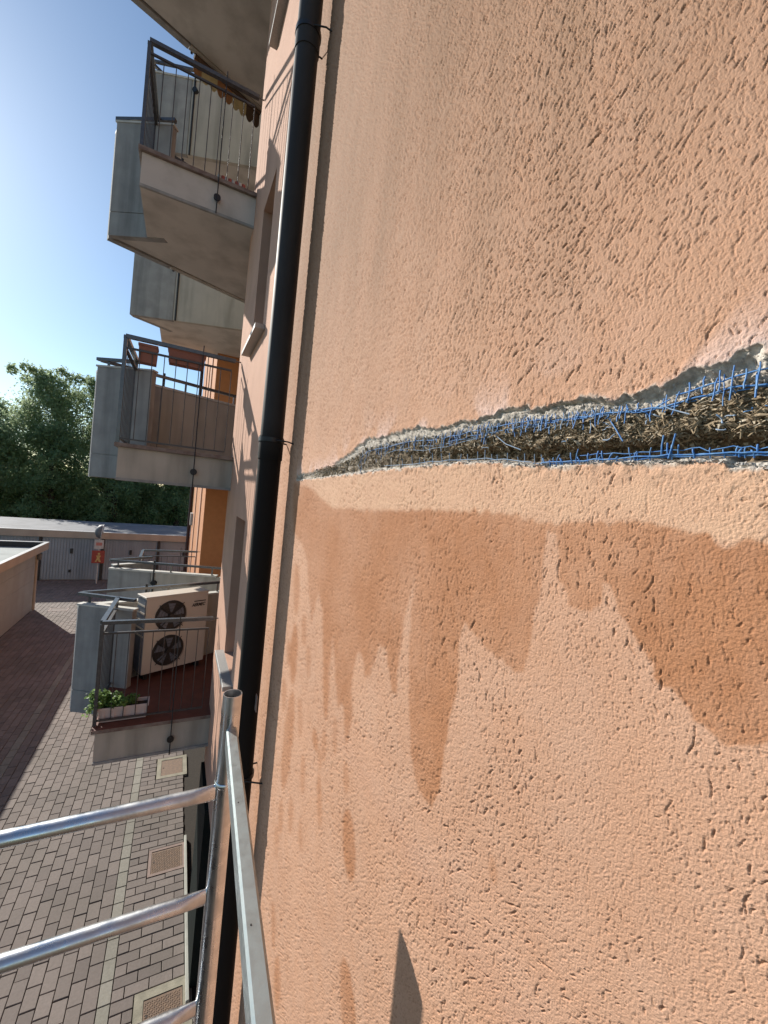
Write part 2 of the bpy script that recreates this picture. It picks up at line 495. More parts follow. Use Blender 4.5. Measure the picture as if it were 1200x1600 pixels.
for q in (0,1):
    o0 = len(rr.v); rr.v += rest[q].v; rr.f += [tuple(i+o0 for i in f) for f in rest[q].f]
    rr.mi += [q]*len(rest[q].f); rr.att += rest[q].att; rr.sm += rest[q].sm
o = rr.build('distant_pavers', [MAT['paver'], MAT['paverpale']], paving); tag(o, kind='stuff')

# ------------------------------------------------------------------ manhole covers
def manhole(rect, label, fm, pm, fw_=.075, tread=False, tilt=0):
    x0,y0,x1,y1 = rect; cx, cy = (x0+x1)/2, (y0+y1)/2
    e = empty('manhole_cover', None, (cx,cy,0)); tag(e, label, 'manhole cover', 'manhole covers in the paving')
    w, h = (x1-x0)/2-.004, (y1-y0)/2-.004
    f = MB()
    for a,b in (((-w,-h),(w,-h+fw_)),((-w,h-fw_),(w,h)),((-w,-h+fw_),(-w+fw_,h-fw_)),((w-fw_,-h+fw_),(w,h-fw_))):
        f.box((a[0],a[1],-.05),(b[0],b[1],.004))
    f.build('frame', fm, e)
    p = MB().box((-w+fw_+.004,-h+fw_+.004,-.05),(w-fw_-.004,h-fw_-.004,-.002))
    if tread:
        sx = .022; nx = int((2*w-2*fw_)/sx); ny = int((2*h-2*fw_)/sx)
        for i in range(1,nx):
            for j in range(1,ny):
                a = -w+fw_+i*sx; b = -h+fw_+j*sx; s_ = 1 if (i+j)%2 else -1
                p.obox((a-.006,b-.006*s_,-.001),(a+.006,b+.006*s_,-.001),.004,.005)
    p.build('cover_plate', pm, e)
    MB().box((-w+fw_+.03,-.012,-.002),(-w+fw_+.045,.012,.0012)).build('lifting_slot', MAT['black'], e)
    return e
manhole(MH[0], 'rusty tread plate manhole cover in a mossy concrete frame behind the lowest scaffold rail', MAT['covframe'], MAT['rust'], .09, True)
manhole(MH[1], 'checkered rusty manhole cover with a thin pinkish raised frame between two scaffold rails', MAT['covframe2'], MAT['rust'], .04, True)
manhole(MH[2], 'plain brown manhole cover in a wide pale mortar frame below the lowest balcony', MAT['covframe'], MAT['rust'], .075)
manhole(MH[3], 'pinkish square manhole cover in the sunlit paving far off by the low beige garage', MAT['covframe2'], MAT['paver'], .05)

# ------------------------------------------------------------------ the apartment building
bld = empty('apartment_building', None, (0,0,0))
tag(bld, 'orange rendered apartment building with angular concrete balconies and a long break in its wall insulation', 'building')

# ---- the near wall: relief of the scratched render, with the broken strip
def hash2(ix, iy, seed):
    h = (ix.astype(np.int64)*374761393 + iy.astype(np.int64)*668265263 + seed*974634777) & 0xFFFFFFFF
    h = ((h ^ (h >> 13)) * 1274126177) & 0xFFFFFFFF
    return (h ^ (h >> 16)) & 0xFFFF
def perlin(x, y, seed=0):
    x0 = np.floor(x); y0 = np.floor(y); fx = (x-x0).astype(np.float32); fy = (y-y0).astype(np.float32)
    ix = x0.astype(np.int64); iy = y0.astype(np.int64)
    u = fx*fx*fx*(fx*(fx*6-15)+10); v = fy*fy*fy*(fy*(fy*6-15)+10)
    def g(dx, dy):
        a = hash2(ix+dx, iy+dy, seed).astype(np.float32)*(2*np.pi/65536)
        return np.cos(a)*(fx-dx) + np.sin(a)*(fy-dy)
    n00, n10, n01, n11 = g(0,0), g(1,0), g(0,1), g(1,1)
    return (n00*(1-u)+n10*u)*(1-v) + (n01*(1-u)+n11*u)*v      # about -.7 .. .7
def sstep(a, b, x):
    t = np.clip((x-a)/(b-a), 0, 1); return t*t*(3-2*t)

Y0, Y1 = -.12, 2.78
NC, NR = 880, 1280
th = np.linspace(math.atan(Y0/.55), math.atan(Y1/.55), NC)
yc = .55*np.tan(th)
rad = 1.27*np.maximum(.891*yc+.249,.36)*1.34
vv = np.linspace(-1, 1, NR)
YY = np.repeat(yc[:,None], NR, 1)
ZZ = 5.7 + rad[:,None]*vv[None,:]
# survey polylines
def poly(px): return np.array([on_wall(*p) for p in px])
topE = poly([(440,752),(465,742),(490,738),(520,730),(535,716),(560,698),(575,687),(600,682),(640,672),(690,667),(725,659),(760,650),(800,641),(850,636),(890,628),(940,622),(1000,620),(1020,615),(1040,603),(1065,590),(1090,576),(1130,569),(1150,557),(1200,551),(1300,530)])
botE = poly([(440,756),(465,751),(500,747),(530,743),(560,740),(600,734),(640,730),(700,725),(760,722),(830,728),(880,727),(950,722),(1035,724),(1065,720),(1130,722),(1142,732),(1200,731),(1300,730)])
def interp(pl, y): o = np.argsort(pl[:,0]); return np.interp(y, pl[o,0], pl[o,1])
wob = perlin(YY*22, ZZ*9+3.1, 5)*.011 + perlin(YY*42, ZZ*30, 10)*.006 + perlin(YY*75, ZZ*75, 6)*.0045 + perlin(YY*8, ZZ*0+9, 8)*.006 + perlin(YY*240, ZZ*240, 9)*.0015
zt = interp(topE, YY) + wob*np.clip(1.6/(1+YY*.3),.8,1.6)
wob2 = perlin(YY*28, ZZ*20+1.1, 15)*.0045 + perlin(YY*110, ZZ*110, 16)*.003
zb = interp(botE, YY) + wob2
H = (zt-zb)
inside = (ZZ < zt) & (ZZ > zb) & (H > .001) & (YY < 2.16)
dt = zt-ZZ; db = ZZ-zb

# stucco relief
yy = YY; zz = ZZ
wx = perlin(yy*9, zz*9, 31)*.012; wz = perlin(yy*9, zz*9, 32)*.012
fine = perlin(yy*330, zz*290, 1)*.00034 + perlin(yy*520, zz*450, 2)*.00036 + perlin(yy*120, zz*90, 3)*.00016*np.clip(yy*1.5,.5,2.5)
big = perlin(yy*7, zz*7, 4)*.0020
def strokes(yv, zv, c, prob, lmin, lmax, wid, angf, spread, seed):
    """short trowel strokes left by dragged grains: one candidate per jittered cell"""
    out = np.zeros(yv.shape, np.float32)
    cx = np.floor(yv/c).astype(np.int64); cz = np.floor(zv/c).astype(np.int64)
    for dx in (-1,0,1):
        for dz in (-1,0,1):
            ix = cx+dx; iz = cz+dz
            r1 = hash2(ix,iz,seed)/65535.; r2 = hash2(ix,iz,seed+1)/65535.; r3 = hash2(ix,iz,seed+2)/65535.; r4 = hash2(ix,iz,seed+3)/65535.; r5 = hash2(ix,iz,seed+4)/65535.
            py = (ix+r1)*c; pz = (iz+r2)*c
            a = angf + (r3-.5)*2*spread
            ca, sa = np.cos(a), np.sin(a)
            # along = (-sin a, cos a) in (y, z)
            ry = yv-py; rz = zv-pz
            al = -ry*sa + rz*ca; ac_ = ry*ca + rz*sa
            hl = (lmin+(lmax-lmin)*r4*r4)/2
            ac_ = ac_ + al*al*(r5-.5)*70*(.01/np.maximum(hl,.002))
            tt_ = np.abs(al)/hl
            w_ = wid*(.6+.8*r5)*np.clip(1.15-tt_**3*1.15, 0.05, 1)
            d = np.abs(ac_)/w_
            v = np.clip(1.5-1.2*d*d, 0, 1)*(tt_ < 1)*(r5*.999 < 1)*((r1*7.13+r4*3.7)%1 < prob)
            np.maximum(out, (v*(.45+.55*r3)).astype(np.float32), out=out)
    return out
hi = sstep(5.8, 6.15, zz)
sp_ = (2*rad/NR)[:,None]                                        # cell height, so far strokes stay at least a cell wide
wf_ = np.clip(sp_/.0013, 1, 2.2)*(1+.12*hi)
low = perlin(yy*2.3, zz*2.3, 21)
ang = .12 + .42*hi + low*1.2
yw = yy+wx*.25+perlin(yy*70,zz*70,33)*.0022; zw = zz+wz*.25+perlin(yy*70,zz*70,34)*.0022
dens = perlin(yy*4.5, zz*4.5, 66)
g1 = strokes(yw, zw, .0060, .80, .0015, .0050, .00055*wf_, ang, .9, 100)
g2 = strokes(yw, zw, .0115, .66, .0035, .0135, .00070*wf_, ang, .65, 200)
g3 = strokes(yw, zw, .0240, .42, .0100, .0300, .00095*np.clip(wf_,1,1.5), ang, .6, 300)
g4 = strokes(yw, zw, .0088, .60, .0030, .0090, .00070*wf_, ang+.15, .9, 400)
g2 = g2*(.55+.45*sstep(-.30,.12,dens)); g3 = g3*np.clip(sstep(-.25,.15,dens)+.6*hi,0,1)
clus = sstep(.05,.3,perlin(yy*14, zz*14, 67))
g1 = g1*(.7+.3*clus)
g5 = strokes(yw, zw, .0135, .8, .0060, .0190, .00085*wf_, ang+.1, .5, 500)*hi
groove = np.maximum.reduce([g5*.7, g1*.55, g2*.85, g3*1.1, g4*.75*(.45+.55*clus)])
fine = fine + perlin(yy*700, zz*600, 7)*.00034
relief = groove*.0020*(1+.22*hi)*np.clip(wf_,1,1.6) - fine*np.clip(.85*wf_,.9,1.5) - big*.25

# crack
f1 = perlin(yy*150, zz*150, 71); f2 = perlin(yy*60, zz*80, 72); f3 = perlin(yy*330, zz*330, 73)
rightness0 = sstep(1.0, .45, YY)
rel = np.clip(dt/np.maximum(H,.004), 0, 1)                      # 0 top .. 1 bottom
r2_ = sstep(.46,.30,YY)
lipw = np.clip((.045+.06*r2_)*H+.001, .0015, .020)*(.8+.9*np.abs(perlin(YY*16, ZZ*0+2, 17)))
depth_lip = .0025 + (.004+.006*rightness0)*sstep(0, 1, dt/lipw) + .0035*f1 + .002*f3
f0 = perlin(YY*28, ZZ*38, 79); netz = sstep(.36,.20,rel+.10*f1+.08*f0)
depth_mid = (1-netz)*(.0065 + .008*f0 + .006*f2 + .0060*np.abs(f1) + .003*f3) + netz*(.0035+.005*r2_+.006*np.abs(f1)+.003*f2+.0025*f3)
rightness = sstep(1.0, .55, YY)
gap = sstep(.62, .74, rel)*sstep(1.0,.90,rel)*rightness
depth_in = np.where(dt < lipw, depth_lip, depth_mid)
tt = sstep(.8, 1.3, dt/lipw)
depth_in = depth_lip*(1-tt) + depth_mid*tt
depth_in = depth_in + gap*(.026+.006*f2)
botw = np.clip(.05*H+.003, .003, .009)
tb = sstep(1.6, .2, db/botw)
depth_in = depth_in*(1-tb) + (.003+.0035*np.abs(f1)+.002*f3)*tb
scale_small = np.clip(H/.035, .12, 1)
X = np.where(inside, depth_in*scale_small, relief)
# the render bulges and frays just outside the break
nearlip = np.exp(-np.clip(-dt,0,1)/.02)*(dt<0) + np.exp(-np.clip(-db,0,1)/.018)*(db<0)
X = X - np.where(~inside & (YY<2.16), nearlip*.0015*(1+2*f2), 0)
edge = np.clip((1-np.abs(vv))/.006, 0, 1)[None,:] * np.clip((YY-Y0)/.01,0,1) * np.clip((Y1-YY)/.05,0,1)
X = X*edge

# stains
wetpoly = [(458,753),(490,765),(500,776),(520,794),(560,797),(700,798),(780,800),(840,812),(870,818),(950,815),(1000,815),(1060,825),(1120,845),(1200,850),(1330,870),
 (1330,1130),(1200,1163),(1163,1167),(1133,1157),(1093,1137),(1077,1097),(1033,1070),(1017,1043),(993,1000),(963,947),(950,913),(942,913),(933,947),(913,957),(890,943),(875,900),(868,830),
 (857,832),(840,940),(832,980),(820,1046),(804,1048),(780,1032),(760,1012),(728,976),(724,972),(720,990),(714,1080),(700,1140),(688,1216),(676,1264),(664,1250),(652,1228),(642,1180),(638,1060),(640,980),(644,940),(650,900),
 (640,925),(630,980),(622,1040),(620,1084),(612,1084),(604,1016),(592,1008),(580,1052),(571,1060),(566,1024),(558,1018),(550,1060),(550,1124),(540,1168),(536,1100),(527,1104),(524,1050),(520,996),(515,1060),(511,1124),(506,1120),(504,1060),(504,960),(498,924),(492,950),(486,976),(483,930),(480,876),(472,848),(458,832)]
W = poly(wetpoly)
jy = YY + perlin(YY*60, ZZ*18, 81)*.009 + perlin(YY*200, ZZ*120, 82)*.0025
jz = ZZ + perlin(YY*50, ZZ*40, 83)*.014
def inpoly(P, x, y):
    r = np.zeros(x.shape, bool); n = len(P); j = n-1
    for i in range(n):
        xi, yi = P[i]; xj, yj = P[j]
        if yi != yj:
            c = ((yi > y) != (yj > y)) & (x < (xj-xi)*(y-yi)/(yj-yi)+xi); r ^= c
        j = i
    return r
wet = inpoly(W, jy, jz).astype(np.float32)
def drip(px, y0, y1, w, a=1.0):
    """thin vertical run of water on the wall given by its top, bottom and width"""
    ya, za = on_wall(*((px[0], y0))); yb, zb_ = on_wall(px[1], y1)
    wy = abs(on_wall(px[0]+w/2, y0)[0]-on_wall(px[0]-w/2, y0)[0])/2
    t = (ZZ-za)/(zb_-za); cy = ya+(yb-ya)*np.clip(t,0,1)
    wd = wy*np.clip(1-np.abs(2*t-1)**2.2, 0, 1)**.5
    m = (np.abs(jy-cy) < wd) & (t > 0) & (t < 1)
    np.maximum(wet, m*a, out=wet)
for d in [((470,468),1090,1150,7,.6),((483,481),1010,1060,6,.6),((449,446),1120,1170,6,.6),((474,472),1180,1240,6,.5),((507,505),1140,1190,6,.5),((470,469),1280,1330,6,.45),((524,523),1120,1180,6,.5),((445,443),1060,1110,6,.6),((434,431),1290,1340,6,.5),((456,452),1250,1300,6,.45),((462,456),975,1068,9,.9),((458,441),1082,1232,11,.9),((492,492),1138,1172,7,.7),((499,499),1210,1292,7,.6),((546,544),1268,1372,17,.85),((543,543),1506,1640,23,.8),
          ((770,770),1338,1380,11,.45),((428,426),1410,1480,7,.6),((440,437),1250,1300,6,.6),((464,462),880,960,7,.6),((476,474),960,1010,6,.5),((436,430),1500,1570,10,.6),((500,499),1170,1204,6,.45),((452,450),1000,1040,5,.6),((541,540),1190,1240,8,.5)]:
    drip((d[0][0],d[0][1]), d[1], d[2], d[3]*1.35, min(1,d[4]*1.35))
wet *= (.82+.45*perlin(YY*5, ZZ*4, 90)+.22*perlin(YY*40, ZZ*25, 91)+.12*perlin(YY*150, ZZ*150, 99))
fade = sstep(0, .05, YY)*1.0
wet = np.clip(wet, 0, 1)
# soften one cell
for _ in range(5):
    w2 = wet.copy(); w2[1:-1,1:-1] = (wet[1:-1,1:-1]*2+wet[:-2,1:-1]+wet[2:,1:-1]+wet[1:-1,:-2]+wet[1:-1,2:])/6; wet = w2
P_top = poly([(440,752),(465,755),(500,778),(520,797),(560,800),(700,801),(780,803),(840,815),(870,821),(950,818),(1000,818),(1060,828),(1120,848),(1200,853),(1330,872)])
zpl = interp(P_top, YY)
pale = sstep(0,.004,zb-ZZ)*sstep(-.012,.010,ZZ-zpl+perlin(YY*30,ZZ*30,92)*.008+perlin(YY*120,ZZ*120,95)*.004)*(YY<2.0)
pale = pale*(.75+.5*perlin(YY*12, ZZ*25, 93))*sstep(2.05,1.75,YY)
pinkish = np.exp(-np.clip(-dt,0,1)/.035)*(dt<0)*sstep(.05,.3,perlin(YY*9,ZZ*9,94)+.12)*.8*(YY<2.16)
mortar = np.zeros_like(YY); brown = np.zeros_like(YY)
mid = tt*(1-tb)
leftness = sstep(.85, 1.5, YY)
mortar = np.where(inside, 1.0, 0.0)
brown = np.where(inside, np.clip(mid*(1-.85*netz)*(1-leftness*(.25+.5*(f2>0))), 0, 1), 0.0)
frg = sstep(.008, 0, -db+perlin(YY*70,ZZ*70,96)*.006)*(db<0)*(YY<2.16)*sstep(-.05,.1,perlin(YY*25,ZZ*10,97)) 
mortar = np.maximum(mortar, frg*.85)
frt = sstep(.005, 0, -dt+perlin(YY*70,ZZ*70,98)*.005)*(dt<0)*(YY<2.16)
mortar = np.maximum(mortar, frt*.7)
gr_attr = np.where(inside, 0, groove*.75)
wet = np.where(inside, 0, wet)*np.where(mortar>.3, .2, 1)

# add one far row at each side so that the wall runs on to its base and its top
def ext(A, lo, hi_):
    return np.concatenate([np.full((NC,1), lo) if lo is not None else A[:,:1]*0, A, np.full((NC,1), hi_) if hi_ is not None else A[:,:1]*0], 1)
Yf = np.concatenate([YY[:,:1], YY, YY[:,:1]], 1); Zf = np.concatenate([np.zeros((NC,1)), ZZ, np.full((NC,1),16.0)], 1)
Xf = np.concatenate([np.zeros((NC,1)), X, np.zeros((NC,1))], 1)
NRF = NR+2
co = np.stack([Xf, Yf, Zf], -1).reshape(-1,3).astype(np.float32)
I = np.arange(NC-1)[:,None]*NRF + np.arange(NRF-1)[None,:]
quads = np.stack([I, I+1, I+1+NRF, I+NRF], -1).reshape(-1,4).astype(np.int32)
me = bpy.data.meshes.new('scratched_render_wall')
me.vertices.add(len(co)); me.vertices.foreach_set('co', co.ravel())
me.loops.add(quads.size); me.loops.foreach_set('vertex_index', quads.ravel())
me.polygons.add(len(quads)); me.polygons.foreach_set('loop_start', np.arange(0, quads.size, 4, dtype=np.int32))
me.update(calc_edges=True)
me.polygons.foreach_set('use_smooth', np.ones(len(quads), bool))
for nm, A in (('wet',wet),('pale',pale),('pinkish',pinkish),('mortar',mortar),('brown',brown),('groove',gr_attr),('dense',np.ones_like(YY))):
    A = np.concatenate([np.zeros((NC,1)), np.clip(A,0,1)*edge, np.zeros((NC,1))], 1)
    a = me.attributes.new(nm, 'FLOAT', 'POINT'); a.data.foreach_set('value', A.astype(np.float32).ravel())
me.materials.append(MAT['stucco'])
wallo = link('scratched_render_wall', me, bld)
wallo['label'] = 'scratched orange render with water stains below a long jagged break'
def surf_x(y, z):
    i = int(np.clip(np.searchsorted(yc, y), 0, NC-1)); r = rad[i]
    j = int(np.clip(round(((z-5.7)/r+1)/2*(NR-1)), 0, NR-1)); return float(X[i,j])

# ---- the fibre mesh left in the break
net = empty('reinforcing_mesh', bld)
net['label'] = 'torn blue fibreglass mesh in the break'
rg = random.Random(11)
def strand(pts, r, mat):
    m = MB(); m.tube(pts, r, 5); m.build('strand', mat, net)
def W3(px, py, x): 
    yv, zv = on_wall(px, py); return Vector((x, yv, zv))
def pxtop(X_): return float(np.interp(X_, [465,535,560,575,640,690,760,850,940,1020,1040,1090,1130,1150,1200,1300],[742,716,698,687,672,667,650,636,622,615,603,576,569,557,551,530]))
def pxbot(X_): return float(np.interp(X_, [465,530,600,700,760,830,950,1130,1200,1300],[751,743,734,725,722,728,722,722,731,730]))
def hor(xs, fy, r, x=.002, mat='blue', jit=1.2):
    pts = [W3(a, fy(a)+rg.uniform(-jit,jit), x+rg.uniform(-.0012,.0012)) for a in xs]
    strand(pts, r, MAT[mat])
rng_x = lambda a,b,s: [a+(b-a)*i/max(1,int((b-a)/s)) for i in range(int((b-a)/s)+1)]
hor(rng_x(1055,1290,18), lambda a: float(np.interp(a,[1055,1110,1200,1290],[617,600,573,548])), .0011)
hor(rng_x(1030,1290,18), lambda a: float(np.interp(a,[1030,1137,1200,1290],[637,606,599,585])), .0012)
hor(rng_x(1046,1290,18), lambda a: float(np.interp(a,[1046,1137,1200,1290],[633,611,602,588])), .0009, .004)
hor(rng_x(560,1045,14), lambda a: pxtop(a)+18+(6 if a>850 else 0), .0010, .003, 'blue')
hor(rng_x(600,960,14), lambda a: pxtop(a)+27, .0009, .004, 'bluedusty')
hor(rng_x(900,1060,14), lambda a: float(np.interp(a,[900,1023,1060],[652,637,634])), .0011)
hor(rng_x(845,1290,16), lambda a: float(np.interp(a,[845,966,1042,1156,1290],[723,716,711,707,704])), .0011)
hor(rng_x(830,1290,16), lambda a: float(np.interp(a,[830,966,1042,1156,1290],[724,719,713,710,709])), .0009, .004)
hor(rng_x(1000,1290,16), lambda a: float(np.interp(a,[1000,1100,1290],[716,708,712])), .0008, .003)
hor(rng_x(905,1290,13), lambda a: float(np.interp(a,[905,1042,1156,1290],[712,703,699,697]))+rg.uniform(-2,2), .0007, .003, 'blue', 1.8)
hor(rng_x(700,1045,11), lambda a: pxtop(a)+25, .0008, .002, 'blue', 2)
hor(rng_x(640,900,11), lambda a: pxtop(a)+32, .0008, .003, 'bluedusty', 2.2)
hor(rng_x(600,830,14), lambda a: pxbot(a)-6, .0009, .002, 'bluedusty')
strand([W3(951,655,.002),W3(965,672,-.003),W3(976,690,-.004)], .0010, MAT['blue'])
strand([W3(1028,631,.001),W3(1050,640,-.003),W3(1080,648,-.004)], .0009, MAT['bluedusty'])
strand([W3(1058,678,-.003),W3(1052,697,-.002),W3(1044,716,.001)], .0011, MAT['blue'])
strand([W3(775,680,-.002),W3(792,694,-.003),W3(815,703,-.002)], .0010, MAT['bluedusty'])
for q in range(26):                       # loose bent threads
    X_ = rg.uniform(580,1240); t0, b0_ = pxtop(X_), pxbot(X_); Y_ = t0+(b0_-t0)*rg.uniform(.15,.75)
    a0 = rg.uniform(0,6.28); Lp = rg.uniform(8,30)*(1 if X_ > 900 else .7); pts = []
    px_, py_ = X_, Y_
    for i in range(5):
        pts.append(W3(px_, min(max(py_,t0+6),b0_-4), .002+rg.uniform(-.004,.003))); px_ += math.cos(a0)*Lp/4; py_ += math.sin(a0)*Lp/4*.6; a0 += rg.uniform(-.7,.7)
    strand(pts, rg.uniform(.0007,.0010), MAT['blue' if rg.random() < .4 else 'bluedusty'])
X_ = 562
while X_ < 1275:
    if X_ < 830:   a0, a1 = pxtop(X_)+rg.uniform(9,14), pxtop(X_)+rg.uniform(24,36)
    elif X_ < 1045: a0, a1 = pxtop(X_)+rg.uniform(11,17), pxtop(X_)+rg.uniform(26,44)
    else: a0, a1 = pxtop(X_)+rg.uniform(8,20), pxtop(X_)+rg.uniform(34,70)
    if rg.random() < .1: a1 += 14
    lean = rg.gauss(-.5,2) if X_ < 1045 else rg.gauss(-2,3.5)
    mat = 'blue' if (X_ > 700 and rg.random() < .85) or rg.random() < .35 else 'bluedusty'
    n = 4; off = rg.uniform(-.003,.003)
    strand([W3(X_+lean*t_+rg.uniform(-1.6,1.6), a0+(a1-a0)*t_, off+.003-.006*t_) for t_ in [i/n for i in range(n+1)]], rg.uniform(.0006,.0011)*(1 if X_ > 850 else 1.15), MAT[mat])
    X_ += rg.choice([rg.uniform(2.5,6),rg.uniform(4,9)]) if X_ < 980 else rg.choice([rg.uniform(4,9),rg.uniform(12,24)])
X_ = 850
while X_ < 1280:
    b0 = float(np.interp(X_, [845,966,1042,1156,1290],[723,716,711,707,704]))
    up_ = rg.uniform(6,20) if rg.random() < .85 else 32
    ln = rg.gauss(0,3)
    if rg.random() < .35: up_ *= .5
    strand([W3(X_-1, b0+rg.uniform(3,9), .004), W3(X_, b0, .002), W3(X_+ln*.5, b0-up_*.5, .001), W3(X_+ln, b0-up_, .003)], rg.uniform(.0007,.0012), MAT['blue'])
    X_ += rg.choice([rg.uniform(3,7),rg.uniform(6,13),rg.uniform(14,26)])
X_ = 610
while X_ < 850:
    b0 = pxbot(X_)-6
    strand([W3(X_, b0+3, .003), W3(X_+rg.uniform(-2,2), b0-rg.uniform(6,14), .003)], .0009, MAT['bluedusty'])
    X_ += rg.uniform(9,18)

# ---- shredded wood insulation
chips = MB()
rg = random.Random(5)
for q in range(6500):
    X_ = rg.uniform(500,1290)
    t_, b_ = pxtop(X_), pxbot(X_)
    lo, hi_ = t_+(b_-t_)*.28, b_-(b_-t_)*.13
    if X_ > 880: hi_ = b_-(b_-t_)*.30
    if hi_-lo < 3: continue
    Y_ = rg.uniform(lo, hi_)
    yv, zv = on_wall(X_, Y_)
    if yv > 2.1 or yv < .02: continue
    xs = surf_x(yv, zv)
    L = (.004+.016*rg.random()**1.8)*(1.0 if X_ > 800 else 1.15); w = rg.uniform(.0010,.0040); h = rg.uniform(.0004,.0012)
    a = rg.gauss(.1,.7); el = rg.uniform(-.45,.45)
    d = Vector((math.sin(el), math.cos(el)*math.cos(a), math.cos(el)*math.sin(a)))
    c = Vector((xs - rg.uniform(-.001,.004), yv, zv))
    upv = Vector((rg.uniform(-1,1), rg.uniform(-1,1), rg.uniform(-1,1)))
    if abs(upv.normalized().dot(d)) > .95: continue
    base = min(1, max(0, rg.gauss(.5,.28)))
    chips.rnd = min(1, base + (.18 if X_ < 800 and rg.random() < .5 else 0))
    sd_ = d.cross(upv).normalized(); un = sd_.cross(d).normalized(); bend = rg.uniform(-.18,.18)*L
    vv2 = []
    for t3, k3 in ((-.5,rg.uniform(.2,.7)),(0,1),(.5,rg.uniform(.1,.6))):
        cc = c+d*L*t3+un*(bend*(1-4*t3*t3))+sd_*(bend*.5*t3)
        for a3, b3 in ((-1,-1),(1,-1),(1,1),(-1,1)): vv2.append(cc+sd_*a3*w*k3/2+un*b3*h/2)
    chips.add(vv2, [(0,1,2,3),(11,10,9,8)]+[(4*i3+j3,4*i3+4+j3,4*i3+4+(j3+1)%4,4*i3+(j3+1)%4) for i3 in (0,1) for j3 in range(4)])
o = chips.build('wood_fibre_insulation', MAT['chip'], bld); tag(o, kind='stuff'); o['label'] = 'brown shredded wood insulation exposed in the break'
ck = MB()
for q in range(4200):
    X_ = rg.uniform(490,1290); t_, b_ = pxtop(X_), pxbot(X_); Y_ = t_+(b_-t_)*rg.uniform(.22,.86)
    yv, zv = on_wall(X_, Y_)
    if yv > 2.12 or yv < .02: continue
    s_ = (.0010+.0048*rg.random()**2.2)*(.8+.3*yv); xs = surf_x(yv, zv); c = Vector((xs-.001, yv, zv)); ck.rnd = min(1,max(0,rg.gauss(.4,.3)))
    P = [Vector((rg.gauss(0,1),rg.gauss(0,1),rg.gauss(0,1))).normalized()*s_*rg.uniform(.6,1.2) for _ in range(5)]
    ck.add([c+p for p in P], [(0,1,2),(0,3,1),(1,3,2),(2,3,0),(0,1,4),(1,2,4),(2,0,4)])
o = ck.build('insulation_crumbs', MAT['chip'], bld); tag(o, kind='stuff')
# loose crumbs of mortar on the lips
cr = MB()
for q in range(3800):
    X_ = rg.uniform(468,1290); top = rg.random() < .55
    Y_ = pxtop(X_)+2+rg.random()*(pxbot(X_)-pxtop(X_))*.33 if top else pxbot(X_)-abs(rg.gauss(0,2.5))+1
    yv, zv = on_wall(X_, Y_)
    if yv < .02 or yv > 2.14: continue
    s_ = (.0008+.0034*rg.random()**2.5)*(.7+.4*yv); xs = surf_x(yv, zv)
    P = [Vector((rg.gauss(0,1),rg.gauss(0,1),rg.gauss(0,1))).normalized()*s_ for _ in range(4)]
    c = Vector((xs-.0005, yv, zv))
    cr.add([c+p for p in P], [(0,1,2),(0,3,1),(1,3,2),(2,3,0)])
MAT['crumb'] = std('mortar_crumb', (.52,.48,.43), (.36,.33,.30), scale=90, rough=.95)
o = cr.build('mortar_crumbs', MAT['crumb'], bld); tag(o, kind='stuff')

# ---- walls
w = MB(); w.box((0,-4,2.1),(.3,Y0,16)).box((.09,Y0,2.1),(.3,Y1,16)); w.box((0,-4,0),(.3,Y0,2.1)).box((.09,Y0,0),(.3,2.78,2.1))
w.build('rear_wall', MAT['facade'], bld)
WIN = [(3.93,5.40),(7.15,8.60),(10.37,11.82),(13.6,15.0)]
WY0, WY1 = 3.87, 4.52
f = MB()
f.box((0,Y1,2.1),(.28,WY0,16)); f.box((0,WY1,2.1),(.28,5.6,16))
zc = 2.1
for a,b in WIN:
    f.box((0,WY0,zc),(.28,WY1,a)); zc = b
f.box((0,WY0,zc),(.28,WY1,16))
f.build('facade_wall', MAT['facade'], bld)
c_ = MB(); c_.box((.30,-4,2.1),(9,5.6,16)); c_.box((1.25,5.6,0),(9,10.75,16))
c_.box((1.6,-4,0),(9,5.6,2.1)); c_.build('inner_walls', MAT['facade'], bld)
MB().box((.28,Y1,2.1),(.299,5.6,16)).build('window_backing', MAT['darkpost'], bld)
g = MB(); g.box((-.035,4.7,.02),(.22,5.597,2.06)); g.build('dark_green_lower_wall', MAT['green'], bld)
MB().box((-.075,4.56,-.05),(-.037,6.9,.05),.006).build('kerb', MAT['curb'], bld)
wg = MB(); wg.box((0,10.75,0),(9,20.3,16)); 
wo_ = wg.build('wing_wall', [MAT['orange']], bld)
pl = MB(); pl.box((-.03,12.4,0),(0,12.9,16)).box((-.03,16.2,0),(0,16.6,16)); pl.build('pilaster', MAT['facade'], bld)
MB().tube([(-.10,20.1,0),(-.10,20.1,16)], .07, 10).build('rear_drainpipe', MAT['brownpipe'], bld)
MB().box((-.10,18.6,3.95),(0,19.1,4.45)).build('meter_box', MAT['signwhite'], bld)
MB().box((-.3,-4.2,16),(9.2,20.6,16.3)).build('roof', MAT['roofslab'], bld)
for a,b in WIN:
    wf = MB()
    wf.box((.16,WY0,a),(.20,WY0+.06,b)).box((.16,WY1-.06,a),(.20,WY1,b)).box((.16,WY0+.06,a),(.20,WY1-.06,a+.06)).box((.16,WY0+.06,b-.06),(.20,WY1-.06,b))
    o = wf.build('window', MAT['frame'], bld)
    MB().box((.175,WY0+.06,a+.06),(.185,WY1-.06,b-.06)).build('pane', MAT['glass'], o)
    s_ = MB().box((-.085,WY0-.14,a-.045),(.155,WY1+.10,a-.003),.004)
    s_.build('window_sill', MAT['stone'], bld)

